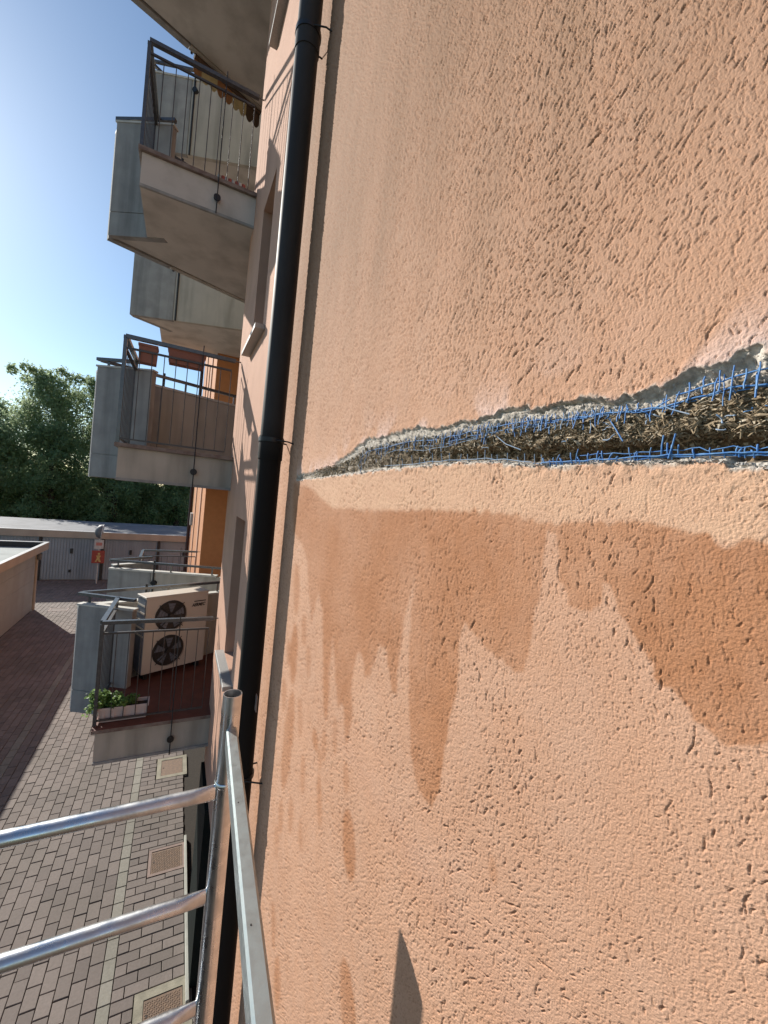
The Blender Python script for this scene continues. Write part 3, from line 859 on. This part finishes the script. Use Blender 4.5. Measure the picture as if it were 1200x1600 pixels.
# ---- downpipe beside the broken strip
PX, PY, PR = -.104, 2.403, .064
p = MB(); p.tube([(PX,PY,0),(PX,PY,5.93)], PR, 28); p.tube([(PX,PY,5.86),(PX,PY,16)], PR+.0005, 28)
dp = p.build('drainpipe', MAT['pipe'], bld)
for z in (5.98, 8.28+.0, 10.6):
    MB().tube([(PX,PY,z-.10),(PX,PY,z+.03)], PR+.005, 28).build('pipe_collar', MAT['pipe'], dp)
for z in (8.28, 5.99, 4.02):
    c1 = MB(); c1.tube([(PX,PY,z-.012),(PX,PY,z+.012)], PR+.009, 28)
    c1.tube([(PX,PY-PR,z),(-.03,PY-PR-.035,z-.005),(.01,PY-PR-.04,z-.015)], .0045, 6)
    c1.tube([(PX,PY+PR,z),(.01,PY+PR+.01,z)], .005, 6)
    c1.build('pipe_clamp', MAT['black'], dp)
cl = MB(); cl.box((-.075,2.295,4.44),(-.070,2.335,4.53)); 
cl.build('fixing_plate', MAT['covframe2'], dp)

# ---- balconies
FL = [2.84, 6.07, 9.28, 12.50]
def mir(p, m): return (p[0], 16.3-p[1]) if m else p
def balcony(F, m, red=False):
    b = empty('balcony', bld)
    q = lambda *pts: [mir(p_, m) for p_ in pts]
    Q = lambda x,y,z: (x, (16.3-y) if m else y, z)
    slab = q((0,5.35),(-1.2,5.35),(-1.2,6.46),(-1.60,6.70),(.25,7.44),(1.25,7.84),(1.25,5.602),(0,5.602))
    MB().prism(slab, F-.40, F-.045).build('slab', MAT['soffit'] if F > 6.5 else MAT['panelpaint'], b)
    edge_ = q((0,5.31),(-1.235,5.31),(-1.235,6.45),(-1.2,6.50),(-1.0,6.62),(.25,7.40),(1.24,7.80),(1.24,5.603),(0,5.603))
    fb = MB().prism(edge_, F-.043, F); fb.mi[1] = 1 if red else 0; fb.build('floor', [MAT['edge'], MAT['redfloor']], b)
    # drip groove / lip under the near face
    lp = MB()
    A = q((0,5.345),(-1.2,5.345)); lp.wallseg(A[0],A[1],.03,F-.415,F-.385); lp.build('drip_edge', MAT['panelgrey'], b)
    a, c = mir((-1.64,6.70),m), mir((-.98,6.33),m)
    sp = MB(); sp.wallseg(a, c, .09, F-.407, F-.105).wallseg(a, c, .09, F-.095, F+1.06)
    sp.wallseg(a, c, .07, F-.105, F-.095)
    sp.build('side_panel', MAT['panelgrey'], b)
    MB().wallseg(mir((-1.655,6.71),m), mir((-.965,6.32),m), .11, F+1.062, F+1.085).build('coping', MAT['coping'], b)
    a1, a2, a3, a4 = mir((-1.68,6.76),m), mir((-.93,7.035),m), mir((.25,7.48),m), mir((1.25,7.88),m)
    pp = MB(); pp.wallseg(a2, a3, .085, F-.412, F+1.00).wallseg(a3, a4, .085, F-.412, F+1.00)
    pp.build('parapet', MAT['panelpaint'], b)
    p2 = MB(); p2.wallseg(a1, (a2[0]-.008,a2[1]), .09, F-.416, F+1.00); p2.build('parapet_panel', MAT['panelgrey'], b)
    MB().wallseg(a1, a3, .12, F+1.002, F+1.035).build('coping', MAT['coping'], b)
    zr, zr2 = F+1.19, F+1.065
    P1, P2 = Q(-1.22,5.42,zr), Q(-1.20,6.50,zr)
    def bar(nm, pts, w_, h_, mt='rail'):
        mb = MB()
        for u, v in zip(pts, pts[1:]): mb.obox(u, v, w_, h_)
        return mb.build(nm, MAT[mt], b)
    bar('handrail', [Q(-.06,5.42,zr), P1], .05, .04)
    bar('handrail', [Q(-1.22,5.445,zr), P2], .05, .04)
    bar('handrail', [Q(-1.69,6.80,zr), Q(-.98,6.36,zr)], .05, .04)
    bar('handrail', [Q(-1.66,6.83,zr), Q(.22,7.50,zr)], .05, .04)
    bar('handrail', [Q(.22,7.50,zr-.001), Q(1.25,7.90,zr-.001)], .05, .04)
    bar('top_rail', [Q(-.10,5.42,zr2), Q(-1.22,5.42,zr2)], .022, .022, 'railbar')
    bar('top_rail', [Q(-1.22,5.432,zr2), Q(-1.20,6.40,zr2)], .035, .022, 'railbar')
    bar('bottom_rail', [Q(-.10,5.42,F+.055), Q(-1.22,5.42,F+.055)], .022, .018, 'railbar')
    bar('bottom_rail', [Q(-1.22,5.432,F+.055), Q(-1.20,6.40,F+.055)], .022, .018, 'railbar')
    for (x,y) in ((-1.22,5.42),(-1.20,6.42)):
        bar('post', [Q(x,y,F), Q(x,y,zr-.021)], .035, .035, 'rail') if False else MB().box(*sorted([Q(x-.0175,y-.0175,F+.0),Q(x+.0175,y+.0175,zr-.021)])).build('post', MAT['rail'], b)
    for (x,y) in ((-1.55,6.73),(-.6,7.20),(.15,7.47)):
        MB().box(Q(x-.015,y-.015,F+1.036),Q(x+.015,y+.015,zr-.021)).build('rail_support', MAT['rail'], b)
    bm = MB().tube([(0,0,F+.064),(0,0,zr2-.011)], .0052, 6).mesh('baluster', MAT['railbar'])
    for k_ in range(9):
        o = link('baluster', bm, b); xx = -.10-.1215*k_; o.location = (xx, 16.3-5.42 if m else 5.42, 0)
    for k_ in range(8):
        o = link('baluster', bm, b); yb_ = 5.54+.115*k_; o.location = (-1.215, 16.3-yb_ if m else yb_, 0)
    # tension rod with its black disc
    r_ = MB(); r_.tube([Q(-.43,5.300,F-.42), Q(-.43,5.300,F+.02), Q(-.43,5.40,F+.09), Q(-.43,5.40,zr+.09)], .007, 6)
    r_.build('stay_rod', MAT['black'], b)
    d_ = MB(); d_.tube([Q(-.43,5.298,F-.235), Q(-.43,5.322,F-.235)], .038, 20)
    d_.build('round_boss', MAT['black'], b)
    r2 = MB(); r2.tube([Q(-.90,7.105,F-.42), Q(-.90,7.105,zr+.06)], .018, 6); r2.build('stay_rod', MAT['black'], b)
    d2 = MB(); d2.tube([Q(-.86,7.08,F+.80), Q(-.90,7.15,F+.80)], .05, 16); d2.build('round_boss', MAT['black'], b)
    w_ = MB(); w_.tube([Q(-.06,5.42,zr), Q(.02,5.42,zr)], .008, 6); w_.build('wall_fixing', MAT['rail'], b)
    return b
for i_, F in enumerate(FL):
    balcony(F, False, i_ == 0); balcony(F, True)

# flaking corner of the topmost slab
# ------------------------------------------------------------------ air conditioner
ac = empty('air_conditioner', None, (-.86,6.46,2.93))
ac.rotation_euler = (0,0,math.atan2(.40,.82))
tag(ac, 'cream two fan air conditioner unit standing on the lowest balcony', 'air conditioner')
AW, AD, AH = .92, .27, 1.09
b_ = MB(); b_.box((.012,0,0),(AW,AD,AH-.002)); b_.build('body', MAT['acwhite'], ac)
MB().box((-.005,-.012,AH),(AW+.006,AD+.01,AH+.022),.006).build('lid', MAT['acwhite'], ac)
sg = MB(); sg.box((0,.012,.02),(.011,AD-.01,AH-.02)); sg.build('side_grille', MAT['acside'], ac)
for kz in range(9):
    MB().box((-.004,.015,.10+kz*.108),(-.0005,AD-.015,.125+kz*.108)).build('louvre', MAT['acwhite'] if kz > 3 else MAT['acside'], ac)
for q_, zc_ in enumerate((.80,.285)):
    cx_ = .36
    R_ = .225
    fn = MB(); n = 36
    fn.tube([(cx_,-.006,zc_),(cx_,-.002,zc_)], R_, n)
    fo = fn.build('fan', MAT['fan'], ac)
    for k_ in range(5):
        a = k_*2*math.pi/5+.3; bl = MB()
        pts = []
        for rr_, dd in ((.05,-.25),(.19,-.30),(.20,.30),(.05,.25)):
            pts.append((cx_+rr_*math.cos(a+dd), -.009-(.004 if dd > 0 else 0), zc_+rr_*math.sin(a+dd)))
        bl.add(pts+[(x,y-.003,z) for x,y,z in pts], [(0,1,2,3),(7,6,5,4),(0,4,5,1),(1,5,6,2),(2,6,7,3),(3,7,4,0)])
        bl.build('blade', MAT['acside'], fo)
    gd = MB()
    for rr_ in (.06,.105,.15,.19,.222):
        gd.tube([(cx_+rr_*math.cos(t_*2*math.pi/28), -.028, zc_+rr_*math.sin(t_*2*math.pi/28)) for t_ in range(29)], .0022, 4, False)
    for k_ in range(4):
        a = math.pi/4+k_*math.pi/2
        gd.tube([(cx_+.03*math.cos(a),-.03,zc_+.03*math.sin(a)),(cx_+.25*math.cos(a),-.022,zc_+.25*math.sin(a))], .006, 5)
    gd.tube([(cx_,-.036,zc_),(cx_,-.024,zc_)], .035, 14)
    gd.build('fan_guard', MAT['fan'], fo)
MB().box((.70,-.004,.955),(.885,-.001,.968)).build('brand_bar', MAT['black'], ac)
tc = bpy.data.curves.new('lettering', 'FONT'); tc.body = 'AERMEC'; tc.size = .066; tc.shear = .35; tc.offset = .0022; tc.extrude = .001
to = bpy.data.objects.new('lettering', tc); col.objects.link(to)
bpy.context.view_layer.update()
tm = bpy.data.meshes.new_from_object(to.evaluated_get(bpy.context.evaluated_depsgraph_get()))
bpy.data.objects.remove(to)
tm.materials.clear(); tm.materials.append(MAT['black'])
tm.transform(Matrix.Translation((.668,-.003,.885)) @ Matrix.Rotation(math.radians(90),4,'X') @ Matrix.Diagonal((.82,1,1,1)))
link('lettering', tm, ac)
for x in (.06,AW-.1):
    MB().box((x,.02,-.088),(x+.05,AD-.02,-.001)).build('foot', MAT['black'], ac)

# ------------------------------------------------------------------ planters
def planter_box(loc, L, w_, h_, mt, label, group, rot=0):
    e = empty('planter', None, loc); e.rotation_euler = (0,0,rot); tag(e, label, 'planter', group)
    s_ = .82
    m_ = MB(); v = []
    for zz_, k_ in ((0,s_),(h_,1.0)):
        for a,b in ((-1,-1),(1,-1),(1,1),(-1,1)): v.append((a*L/2*(1-(1-k_)*.4), b*w_/2*k_, zz_))
    for k_ in (.94,):
        for zz_ in (h_, .03):
            for a,b in ((-1,-1),(1,-1),(1,1),(-1,1)): v.append((a*(L/2-.008), b*(w_/2-.01)*(1 if zz_ > .1 else s_), zz_))
    fs = [(3,2,1,0)]
    for i in range(4):
        j = (i+1)%4; fs += [(i,j,4+j,4+i),(4+i,4+j,8+j,8+i),(8+i,8+j,12+j,12+i)]
    fs.append((12,13,14,15)); m_.add(v, fs)
    m_.build('box', mt, e)
    rim = MB()
    for a,b in (((-L/2-.006,-w_/2-.006),(L/2+.006,-w_/2+.004)),((-L/2-.006,w_/2-.004),(L/2+.006,w_/2+.006)),((-L/2-.006,-w_/2+.004),(-L/2+.004,w_/2-.004)),((L/2-.004,-w_/2+.004),(L/2+.006,w_/2-.004))):
        rim.box((a[0],a[1],h_-.022),(b[0],b[1],h_+.004))
    rim.build('rim', mt, e)
    MB().box((-L/2+.012,-w_/2+.014,.03),(L/2-.012,w_/2-.014,h_-.03)).build('soil', MAT['soil'], e)
    return e
planter_box((-1.0,5.50,7.02), .185, .16, .20, MAT['terracotta'], 'short terracotta planter hung inside the second balcony rail near its corner post', 'terracotta planters on the second balcony rail')
planter_box((-.60,5.50,7.08), .40, .16, .17, MAT['terracotta'], 'long terracotta planter hung inside the second balcony rail beside the stay rod', 'terracotta planters on the second balcony rail')
pe = planter_box((-.95,5.53,2.845), .50, .17, .17, MAT['planter'], 'pale pink planter box at the edge of the lowest balcony floor', None)
for k_ in range(5):
    MB().box((-.21+k_*.1,-.087,.03),(-.185+k_*.1,-.078,.145)).build('rib', MAT['planter'], pe)
pt = empty('potted_plant', None, (-1.05,5.53,3.0)); tag(pt, 'bushy light green plant spilling from the pale planter at the lowest balcony corner', 'plant')
rg = random.Random(21)
st = MB(); lf = MB()
for k_ in range(26):
    bx_ = rg.uniform(-.24,.20); p0 = Vector((bx_, rg.uniform(-.04,.04), -.03))
    hgt = rg.uniform(.04,.17)*(1.15-.9*max(0,bx_+.02)*2.2)
    p2 = p0+Vector((rg.uniform(-.12,.05), rg.uniform(-.10,.05), hgt)); p1 = (p0+p2)/2+Vector((0,0,.03))
    if rg.random() < .35 and bx_ < -.1: p2 = p0+Vector((rg.uniform(-.14,-.03), rg.uniform(-.12,-.02), rg.uniform(-.12,0)))
    st.tube([p0,p1,p2], .003, 4)
    for q in range(30):
        c = p1.lerp(p2, rg.uniform(.1,1.15))+Vector((rg.gauss(0,.026),rg.gauss(0,.026),rg.gauss(0,.022)))
        n_ = Vector((rg.gauss(0,1),rg.gauss(0,1),rg.gauss(.6,1))).normalized(); a = n_.orthogonal().normalized(); b2 = n_.cross(a); s_ = rg.uniform(.011,.022)
        lf.rnd = rg.random(); ring = [c+(a*math.cos(t_)+b2*math.sin(t_))*s_*(1 if t_ else 1.2)+n_*(.004*math.cos(2*t_)) for t_ in [i*math.pi/3 for i in range(6)]]
        lf.add(ring, [(0,1,2,3,4,5)])
st.build('stems', MAT['bark'], pt); o = lf.build('leaves', MAT['leaf'], pt); tag(o, kind='stuff')

# ------------------------------------------------------------------ awning under the topmost slab, cloth on the upper balcony
aw = empty('awning', None, (-.86,7.10,12.06)); tag(aw, 'rolled awning with a scalloped orange, cream and brown fringe below the topmost balcony slab', 'awning')
d = Vector((.93,.37,0)).normalized(); L = 1.1
ar = MB(); ar.tube([(0,0,.0),tuple(d*L)], .035, 10); ar.build('roller', MAT['awn2'], aw)
nS = 9
for k_ in range(nS):
    a = d*(L*k_/nS); b = d*(L*(k_+1)/nS); mid_ = (a+b)/2
    v = []
    for off in (0,.006):
        o_ = Vector((-.37,.93,0))*off
        v += [a+o_+Vector((0,0,-.02)), b+o_+Vector((0,0,-.02)), b+o_+Vector((0,0,-.20)), mid_.lerp(b,.5)+o_+Vector((0,0,-.255)), mid_+o_+Vector((0,0,-.27)), mid_.lerp(a,.5)+o_+Vector((0,0,-.255)), a+o_+Vector((0,0,-.20))]
    fs = [tuple(range(7))[::-1], tuple(range(7,14))]+[(i,(i+1)%7,7+(i+1)%7,7+i) for i in range(7)]
    MB().add(v, fs).build('fringe_scallop', [MAT['awn0'],MAT['awn1'],MAT['awn1'],MAT['awn0']][k_%4] if k_ < 7 else MAT['awn2'], aw)
ct = empty('striped_cloth', None, (-.42,5.56,9.35)); tag(ct, 'red and white striped cloth folded inside the upper balcony rail near the wall', 'cloth')
for k_ in range(8):
    MB().tube([(k_*.04,0,.12),(k_*.04+.004,-.01,.05),(k_*.04,.01,-.03)], .022, 8).build('fold', MAT['clothred'] if k_%2 else MAT['clothwhite'], ct)

# ------------------------------------------------------------------ scaffold
scf = empty('scaffold', None, (-.349,1.350,5.034)); tag(scf, 'galvanised tube scaffold frame with an open topped post standing close to the wall', 'scaffold')
def S_(x,y,z): return (x+.342, y-1.39, z-5.015)
R = .0295
po = MB(); n = 40
for (ra, rb, za, zb2, flip) in ((R,R,-5.015,0,False),(R-.003,R-.003,-.30,0,True)):
    ringA = [(ra*math.cos(2*math.pi*k_/n), ra*math.sin(2*math.pi*k_/n), za) for k_ in range(n)]
    ringB = [(rb*math.cos(2*math.pi*k_/n), rb*math.sin(2*math.pi*k_/n), zb2) for k_ in range(n)]
    po.smooth = True
    po.add(ringA+ringB, [((k_,(k_+1)%n,n+(k_+1)%n,n+k_) if not flip else (n+k_,n+(k_+1)%n,(k_+1)%n,k_)) for k_ in range(n)])
po.smooth = False
o1 = [(R*math.cos(2*math.pi*k_/n), R*math.sin(2*math.pi*k_/n), 0) for k_ in range(n)]
i1 = [((R-.003)*math.cos(2*math.pi*k_/n), (R-.003)*math.sin(2*math.pi*k_/n), 0) for k_ in range(n)]
po.add(o1+i1, [(k_,(k_+1)%n,n+(k_+1)%n,n+k_) for k_ in range(n)])
po.add([(0,0,-.3)]+[((R-.003)*math.cos(2*math.pi*k_/n), (R-.003)*math.sin(2*math.pi*k_/n), -.3) for k_ in range(n)], [(0,1+k_,1+(k_+1)%n) for k_ in range(n)])
po.build('post', MAT['zinc'], scf)
cb = MB(); cb.tube([(0,0,-.300),(0,0,-.296),(0,0,-.287),(0,0,-.283)], [R+.0005,R+.0035,R+.0035,R+.0005], 36, False)
cb.build('collar', MAT['zinc'], scf)
for z in (4.693, 4.345, 3.968, 3.60):
    rl = MB(); h0 = []
    # crimped end: the tube flattens into the post
    prof = [(0.0,.010,.030),(-.022,.0105,.030),(-.05,.017,.027),(-.085,.0230,.0230),(-1.9,.0230,.0230)]
    zz0 = z-5.015; rings = []; N_ = 24
    for dx, rz_, ry_ in [(p_[0],p_[2],p_[1]) for p_ in prof]:
        rings.append([(-R*.6+dx, ry_*math.cos(2*math.pi*k_/N_), zz0+rz_*.9*math.sin(2*math.pi*k_/N_)) for k_ in range(N_)])
    rl.smooth = True
    rl.add([q for r0 in rings for q in r0], [(i*N_+k_, i*N_+(k_+1)%N_, (i+1)*N_+(k_+1)%N_, (i+1)*N_+k_) for i in range(len(rings)-1) for k_ in range(N_)])
    rl.build('rail', MAT['zinc'], scf)
MB().tube([(-1.9-.015,0,-5.015),(-1.9-.015,0,0)], R, 24).build('post', MAT['zinc'], scf)
# rectangular brace with a mitred pointed end running towards the viewer
br = MB()
W_, H_ = .033, .062
p0 = Vector(S_(-.338,1.395,4.885)); p1 = Vector(S_(-.432,-.6,4.87))
d = (p1-p0).normalized(); sdv = d.cross(Vector((0,0,1))).normalized(); uv_ = sdv.cross(d)
def sec(p_, cut=0, sc_=1):
    c = .005; L_ = []
    pr = [(-W_/2,-H_/2+c),(-W_/2,H_/2-c),(-W_/2+c,H_/2),(W_/2-c,H_/2),(W_/2,H_/2-c),(W_/2,-H_/2+c),(W_/2-c,-H_/2),(-W_/2+c,-H_/2)]
    for a, b in pr: L_.append(p_+sdv*a*sc_+uv_*b*sc_+d*cut*max(0,(H_/2-b))*0+d*cut*(a/W_+.5))
    return L_
A_, B_ = sec(p0, .035), sec(p1)
br.add(A_+B_, [tuple(range(8)), tuple(range(8,16))[::-1]]+[(i,8+i,8+(i+1)%8,(i+1)%8) for i in range(8)])
br.build('brace', MAT['zincdull'], scf)
bo = MB()
for t_ in (.18,.33,.42,.5):
    c = p0.lerp(p1, t_)+uv_*(H_/2)+sdv*.004; bo.tube([c-uv_*.001, c+uv_*.0008], .0016, 8)
bo.build('rivet', MAT['black'], scf)

# ------------------------------------------------------------------ low beige garage on the left
lg = empty('low_garage', None, (-5.5,20.55,0)); tag(lg, 'low flat roofed beige garage with a white edged roof at the left', 'garage')
def LG(a, b): return ((a[0]+5.5,a[1]-20.55,a[2]),(b[0]+5.5,b[1]-20.55,b[2]))
MB().box(*LG((-11,-6,0),(-5.5,20.55,2.43))).build('wall', MAT['beige'], lg)
for z in (.75,1.35,1.95):
    MB().box(*LG((-5.5,-6,z),(-5.492,20.54,z+.5))).build('render_band', MAT['beige'], lg)
fa = MB(); fa.box(*LG((-5.30,-6,2.43),(-5.20,20.95,2.70))); fa.box(*LG((-11.1,20.85,2.43),(-5.30,20.95,2.70)))
fa.build('fascia', MAT['fascia'], lg)
tr_ = MB(); tr_.box(*LG((-5.32,-6,2.701),(-5.19,20.96,2.72))); tr_.box(*LG((-11.1,20.83,2.701),(-5.32,20.96,2.72))); tr_.build('roof_flashing', MAT['metaltrim'], lg)
MB().box(*LG((-11,-6,2.431),(-5.3,20.85,2.50))).build('roof', MAT['roofmem'], lg)
MB().box(*LG((-11,20.80,2.501),(-5.32,20.85,2.70))).build('parapet_shade_strip', MAT['darkpost'], lg)  # near-black strip paints the shade on the parapet's inner face
MB().tube([(.03+0,.03,0),(.03,.03,2.40)], .05, 10).build('downpipe', MAT['fascia'], lg)
MB().tube([(.10,.05,2.05),(.10,.05,2.28)], .09, 12).build('downpipe_hopper', MAT['mirrorback'], lg)
MB().box((-.1,.02,.4),(.02,.14,2.4)).build('corner_shutter', MAT['black'], lg)

# ------------------------------------------------------------------ row of garages at the back
gr = empty('garage_row', None, (-5,26,0)); tag(gr, 'row of garages with blue grey ribbed doors and a flat grey roof behind the mirror', 'garage')
def G(a, b): return ((a[0]+5,a[1]-26,a[2]),(b[0]+5,b[1]-26,b[2]))
MB().box(*G((-26,26.2,0),(8,31.5,2.26))).build('wall', MAT['fascia'], gr)
fs = MB(); fs.box(*G((-26,25.9,2.27),(8,26.05,2.60))); fs.build('fascia', MAT['fascia'], gr)
MB().box(*G((-26,25.88,2.601),(8,26.08,2.625))).build('roof_flashing', MAT['metaltrim'], gr)
MB().box(*G((-26,26.051,2.27),(8,31.9,2.59))).build('roof', MAT['roofslab'], gr)
xg = -6.70; DW = 2.64
for k_ in range(-7, 5):
    xa, xb = xg+k_*DW, xg+(k_+1)*DW
    MB().box(*G((xa-.06,26.04,0),(xa+.06,26.19,2.265))).build('door_post', MAT['darkpost'], gr)
    dm = MB(); dm.box(*G((xa+.07,26.12,.03),(xb-.07,26.16,2.25)))
    x = xa+.11
    while x < xb-.16:
        dm.box(*G((x,26.095,.06),(x+.085,26.12,2.22))); x += .125
    dob = dm.build('garage_door', MAT['door'], gr)
    MB().box(*G(((xa+xb)/2-.07,26.05,1.42),((xa+xb)/2+.05,26.094,1.68)),.01).build('handle', MAT['black'], dob)
    MB().box(*G(((xa+xb)/2-.08,26.06,.42),((xa+xb)/2+.02,26.094,.56))).build('lock', MAT['black'], dob)

# ------------------------------------------------------------------ traffic mirror with its signs
tm_ = empty('traffic_mirror', None, (-4.10,25.3,0)); tag(tm_, 'convex traffic mirror on a pole with a red and yellow sign below it', 'traffic mirror')
MB().tube([(0,0,0),(0,0,2.75)], .035, 10).build('pole', MAT['signwhite'], tm_)
mh = MB(); n = 28
c0 = Vector((.02,-.05,2.74)); ax = Vector((.78,.05,-.10)).normalized(); ex = ax.orthogonal().normalized(); ey = ax.cross(ex)
def ring(off, r0): return [c0+ax*off+(ex*math.cos(2*math.pi*k_/n)+ey*math.sin(2*math.pi*k_/n))*r0 for k_ in range(n)]
rs = [(-.24,.05),(-.20,.18),(-.12,.30),(-.02,.36),(.08,.37)]
vv_ = [q for a,b in rs for q in ring(a,b)]
mh.smooth = True
mh.add(vv_, [(i*n+k_, i*n+(k_+1)%n, (i+1)*n+(k_+1)%n, (i+1)*n+k_) for i in range(len(rs)-1) for k_ in range(n)]); mh.smooth = False
mh.add(ring(-.24,.05), [tuple(range(n))])
mh.build('housing', MAT['mirrorback'], tm_)
mf = MB(); mf.smooth = True
rs = [(.075,.35),(.10,.28),(.125,.16),(.135,.01)]
mf.add([q for a,b in rs for q in ring(a,b)], [(i*n+k_, i*n+(k_+1)%n, (i+1)*n+(k_+1)%n, (i+1)*n+k_) for i in range(3) for k_ in range(n)])
mf.build('mirror_face', MAT['zinc'], tm_)
rm = MB(); rm.tube([tuple(p_) for p_ in ring(.08,.37)]+[tuple(ring(.08,.37)[0])], .02, 6, False); rm.build('rim', MAT['signwhite'], tm_)
MB().box((-.20,-.05,1.83),(.20,-.035,2.30)).build('upper_sign', MAT['signwhite'], tm_)
MB().box((-.13,-.054,2.00),(.13,-.051,2.16)).build('sign_band', MAT['signpink'], tm_)
MB().box((-.275,-.06,1.08),(.275,-.035,1.74)).build('red_sign', MAT['signred'], tm_)
fg = MB()   # worn yellow figure
fg.add([(-.13,-.064,1.15),(-.05,-.064,1.15),(-.01,-.064,1.27),(.05,-.064,1.15),(.13,-.064,1.15),(.06,-.064,1.36),(.13,-.064,1.47),(.03,-.064,1.50),(-.09,-.064,1.47),(-.04,-.064,1.36)], [(0,1,2,9),(2,3,4,5),(9,2,5),(9,5,6,7),(9,7,8)])
fg.add([(-.13,-.061,1.15),(-.05,-.061,1.15),(-.01,-.061,1.27),(.05,-.061,1.15),(.13,-.061,1.15),(.06,-.061,1.36),(.13,-.061,1.47),(.03,-.061,1.50),(-.09,-.061,1.47),(-.04,-.061,1.36)], [(0,9,2,1),(2,5,4,3),(9,5,2),(9,7,6,5),(9,8,7)])
fg.tube([(.03,-.066,1.57),(.03,-.061,1.57)], .055, 14)
fg.build('figure', MAT['signyellow'], tm_)

# ------------------------------------------------------------------ trees beyond the garages
def tree(x, y, h, r, label, seed, mat='treeleaf', nleaf=9000, base=.25, spiky=False, ls=.27):
    rg = random.Random(seed); nr_ = np.random.RandomState(seed)
    e = empty('tree', None, (x,y,0)); tag(e, label, 'tree', 'trees behind the garages')
    tk = MB(); tk.tube([(0,0,0),(.15,.1,h*.3),(-.1,.2,h*.6),(0,0,h*.88)], [.28,.22,.13,.04], 8)
    C_ = []; S__ = []
    for k_ in range(150):
        a = rg.uniform(0,2*math.pi); t_ = rg.random()**.8
        zc_ = h*(base+(1-base)*t_*.93)
        env = r*(math.sin(math.pi*min(.97,.2+.78*(t_**.9)))**.55)*(rg.random()**.5)*rg.uniform(.75,1.15)
        C_.append((env*math.cos(a), env*math.sin(a)*.75, zc_-.04*h*rg.random())); S__.append(rg.uniform(.45,1.0)*(r/3.2))
        if k_ < 22: tk.tube([(0,0,zc_*.75),tuple((Vector((0,0,zc_*.8))+Vector(C_[-1]))/2),C_[-1]], [.07,.045,.015], 5)
    if spiky:
        for k_ in range(16):
            C_.append((rg.uniform(-r*.75,r*.55), rg.uniform(-1,1), h*rg.uniform(.92,1.0))); S__.append(.42)
    tk.build('trunk', MAT['bark'], e)
    C_ = np.array(C_); S__ = np.array(S__); N = int(nleaf)
    ci = nr_.randint(0, len(C_), N)
    shoots = nr_.normal(size=(len(C_), 11, 3)) + np.array([0,0,.35]); shoots /= np.linalg.norm(shoots, axis=2, keepdims=True)
    v = nr_.normal(size=(N,3)); v /= np.linalg.norm(v, axis=1, keepdims=True)
    v *= (S__[ci]*nr_.uniform(.3,1,N)**.5)[:,None]; v[:,2] *= .85
    isS = nr_.rand(N) < .34
    sv = shoots[ci, nr_.randint(0,11,N)]*(S__[ci]*nr_.uniform(.5,1.55,N))[:,None] + nr_.normal(size=(N,3))*.045
    P = C_[ci] + np.where(isS[:,None], sv, v)
    n_ = nr_.normal(size=(N,3)) + np.array([0,0,.35]); n_ /= np.linalg.norm(n_, axis=1, keepdims=True)
    a_ = np.cross(n_, nr_.normal(size=(N,3))); a_ /= np.linalg.norm(a_, axis=1, keepdims=True); b_ = np.cross(n_, a_)
    l_ = (ls*nr_.uniform(.45,1.2,N))[:,None]; w_ = l_*nr_.uniform(.3,.55,N)[:,None]
    V = np.stack([P-a_*l_/2, P+b_*w_/2, P+a_*l_/2, P-b_*w_/2], 1).reshape(-1,3).astype(np.float32)
    me = bpy.data.meshes.new('crown'); me.vertices.add(len(V)); me.vertices.foreach_set('co', V.ravel())
    me.loops.add(4*N); me.loops.foreach_set('vertex_index', np.arange(4*N, dtype=np.int32))
    me.polygons.add(N); me.polygons.foreach_set('loop_start', np.arange(0,4*N,4, dtype=np.int32))
    me.update(calc_edges=True); me.materials.append(MAT[mat])
    cb_ = nr_.uniform(-.2,.2,len(C_))
    at = me.attributes.new('rnd','FLOAT','FACE'); at.data.foreach_set('value', np.clip(nr_.normal(.45,.18,N)+cb_[ci],0,1).astype(np.float32))
    o = link('crown', me, e); tag(o, kind='stuff')
tree(-10.6,45,14.2,4.4,'tallest pale green tree with spiky top shoots behind the garages', 1, 'treeleaf2', 42000, .12, True)
tree(-15.6,47,12.1,3.2,'rounded dark tree at the far left edge behind the garages', 2, 'treeleaf2', 22000, .15)
tree(-14.2,43.5,9.0,3.0,'lower leafy tree in front of the left pair behind the garages', 3, 'treeleaf2', 26000, .05)
tree(-6.9,45.5,13.9,4.1,'tall dark green tree half hidden by the second balcony corner', 4, 'treeleaf2', 34000, .05)
tree(-3.8,46,13.0,3.4,'dark tree seen below the second balcony slab', 5, 'treeleaf', 24000, .05)
tree(.2,47,12.4,3.4,'dark tree right beside the far corner of the building', 6, 'treeleaf', 22000, .05)
tree(-10.2,42.5,9.6,3.4,'low dense bushy tree just above the garage roof', 7, 'treeleaf', 22000, .02)
tree(-5.6,41.5,7.2,3.3,'low dark bushy tree above the right part of the garage roof', 8, 'treeleaf', 20000, .02)
tree(-.8,41.5,7.2,3.2,'low dark bushy tree by the brown downpipe of the building', 9, 'treeleaf', 20000, .02)
hb = MB(); rg = random.Random(77)
for q in range(26000):
    x = rg.uniform(-28,8); z = rg.random()**.8*(5.5+1.2*math.sin(x*.9)); yv = 50+rg.uniform(-1.2,1.2)
    n_ = Vector((rg.gauss(0,1),rg.gauss(0,1),rg.gauss(0,1))).normalized(); a_ = n_.orthogonal().normalized(); b2 = n_.cross(a_); l_ = rg.uniform(.2,.5)
    p_ = Vector((x,yv,z)); hb.rnd = rg.random()*.6; hb.add([p_-a_*l_, p_+b2*l_*.5, p_+a_*l_, p_-b2*l_*.5], [(0,1,2,3)])
o = hb.build('undergrowth', MAT['treeleaf'], None); tag(o, 'dark hedge of undergrowth behind the trees at the back', 'undergrowth', kind='stuff')
